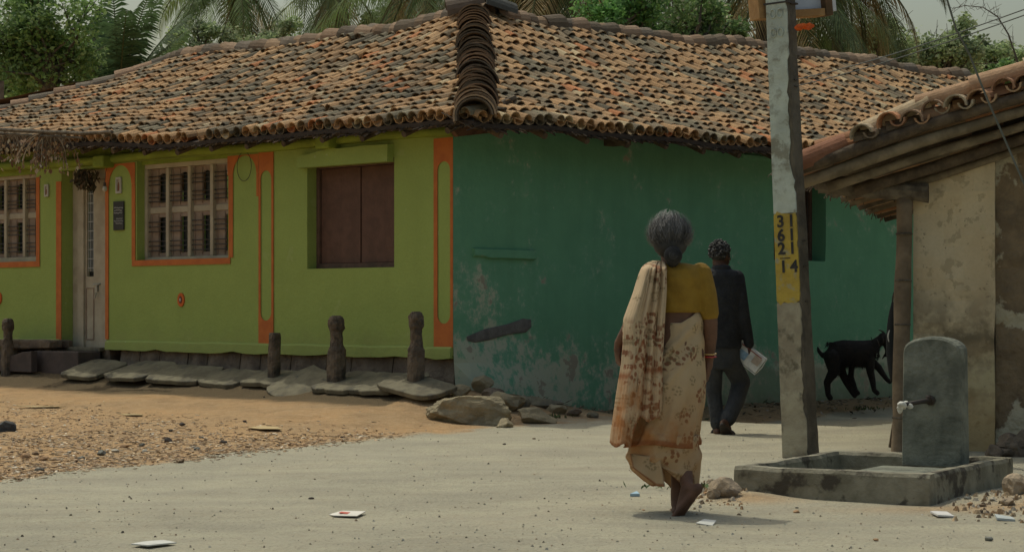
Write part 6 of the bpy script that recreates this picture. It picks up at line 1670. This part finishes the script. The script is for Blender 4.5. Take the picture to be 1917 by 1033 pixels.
leafy(75, 70, 42, 112, 115, 13000, 1, 'dense feathery green tree at the far left above the roof', [(.16, .25, .08), (.20, .29, .11), (.13, .20, .07), (.24, .32, .14)], ls=.11, clumps=44)
leafy(-10, 150, 46, 70, 60, 3000, 2, 'small bushy tree cut by the left frame edge behind the roof hip', G2, ls=.13, clumps=16)
palm(222, 215, 44, 15, 2.7, 3, 'young palm with upright spiky fronds beside the far left tree', el=(48, 89), droop=.5, young=True, wid=.06, cols=[(.05, .08, .035), (.065, .10, .045)])
palm(438, -45, 55, 28, 3.7, 4, 'tall coconut palm whose grey trunk rises behind the left ridge', trunk=.15, el=(-62, 60), droop=1.7)
leafy(375, 95, 48, 62, 50, 4200, 5, 'pale green bushy tree between the young palm and the tall palm trunk', G3, ls=.12, clumps=16)
leafy(520, 80, 50, 62, 48, 3600, 6, 'thin light green tree right of the tall palm trunk', G3, ls=.11, clumps=16)
palm(640, -38, 58, 28, 4.0, 7, 'coconut palm with bushy hanging fronds above the middle of the left ridge', trunk=.15, el=(-65, 60), droop=1.8)
palm(800, -60, 52, 28, 4.4, 8, 'coconut palm drooping just left of the roof apex', trunk=.15, el=(-62, 55), droop=1.7)
leafy(720, 60, 62, 110, 50, 5200, 9, 'dark leafy tree behind the palms left of the roof apex', GRN, ls=.16, clumps=20)
palm(1030, -75, 44, 30, 4.2, 10, 'coconut palm with a dark curtain of fronds right of the roof apex', trunk=.15, el=(-75, 40), droop=1.6, cols=[(.04, .06, .03), (.06, .08, .035), (.09, .10, .05)])
palm(1120, -30, 50, 24, 3.8, 11, 'coconut palm with yellowish hanging fronds behind the leafy trees', trunk=.15, el=(-70, 50), droop=1.7, cols=[(.10, .11, .05), (.07, .09, .04)])
leafy(1165, 45, 40, 85, 62, 7000, 12, 'bright green feathery tree right of the roof apex', [(.12, .24, .07), (.16, .29, .09), (.09, .18, .06)], ls=.10, clumps=26)
leafy(1290, 55, 41, 95, 75, 8500, 13, 'leafy tree with pale blossoms left of the utility pole', [(.14, .22, .08), (.18, .26, .11), (.11, .17, .07)], ls=.10, clumps=28, bloom=(.45, .42, .32))
palm(1425, -55, 46, 26, 4.0, 14, 'coconut palm with pale drooping fronds directly behind the utility pole', trunk=.15, el=(-70, 50), droop=1.8, cols=[(.10, .14, .06), (.15, .19, .10), (.06, .09, .04)])
palm(1568, -80, 48, 24, 3.3, 15, 'coconut palm whose dark fronds hang right of the notice board', trunk=.14, el=(-70, 40), droop=1.7, cols=[(.045, .06, .03), (.07, .085, .04), (.11, .10, .05)])
leafy(1235, 70, 58, 240, 60, 9000, 16, 'broad dark tree mass behind the palms left of the utility pole', GRN, ls=.17, clumps=40)
leafy(960, 40, 58, 180, 55, 6500, 17, 'broad dark tree behind the roof apex', GRN, ls=.17, clumps=30)
leafy(1480, 95, 50, 90, 48, 6000, 18, 'low green tree behind the ridge either side of the pole', G2, ls=.11, clumps=22)
leafy(1640, 92, 62, 76, 66, 6000, 19, 'thin open tree with visible branches right of the pole', G3, ls=.15, trunk=.2, clumps=20)
leafy(1762, 98, 64, 82, 68, 7000, 20, 'thin rounded tree in the middle of the three sparse trees at the right', G3, ls=.15, trunk=.2, clumps=22)
leafy(1850, 118, 66, 66, 58, 5000, 21, 'thin tree sloping down at the right above the hut roof', G3, ls=.15, trunk=.2, clumps=18)
leafy(1895, 140, 50, 40, 34, 2200, 22, 'bright green bush showing just above the hut roof', G2, ls=.11, clumps=12)
# arching bamboo stem
mb = MB(); pts = [P(x, y, 40) for x, y in ((1915, 150), (1900, 100), (1888, 65), (1868, 32), (1840, 14), (1805, 11), (1778, 18))]
sp_ = []
for i in range(6):
    for k in range(5): sp_.append(pts[i].lerp(pts[i+1], k / 5))
t = empty('bamboo_stem', V((pts[0].x + .1, 40, 0)), 'single bare arching bamboo stem against the sky at the right', 'bamboo')
mb.tube([V((pts[0].x + .1, 40, 0)), pts[0]], [.03, .025], 6); mb.tube(sp_, [.024 * (1 - .85 * i / len(sp_)) for i in range(len(sp_))], 5); mb.build('stem', m_bark, t, Matrix.Identity(4))
mb = MB(); rnd = random.Random(6)
for p in sp_:
    for _ in range(3): e = p + V((rnd.gauss(0, .12), rnd.gauss(0, .1), rnd.gauss(.0, .14))); mb.tube([p, e], .004, 3)
mb.build('twigs', m_bark, t, Matrix.Identity(4))
# small dark post far left behind the roof hip
mb = MB(); p = P(2, 200, 30); mb.tube([V((p.x, p.y, 0)), V((p.x, p.y, P(2, 152, 30).z))], .045, 8); mb.build('post', m_woodgrey, label='dark upright post behind the roof at the far left edge', cat='post')
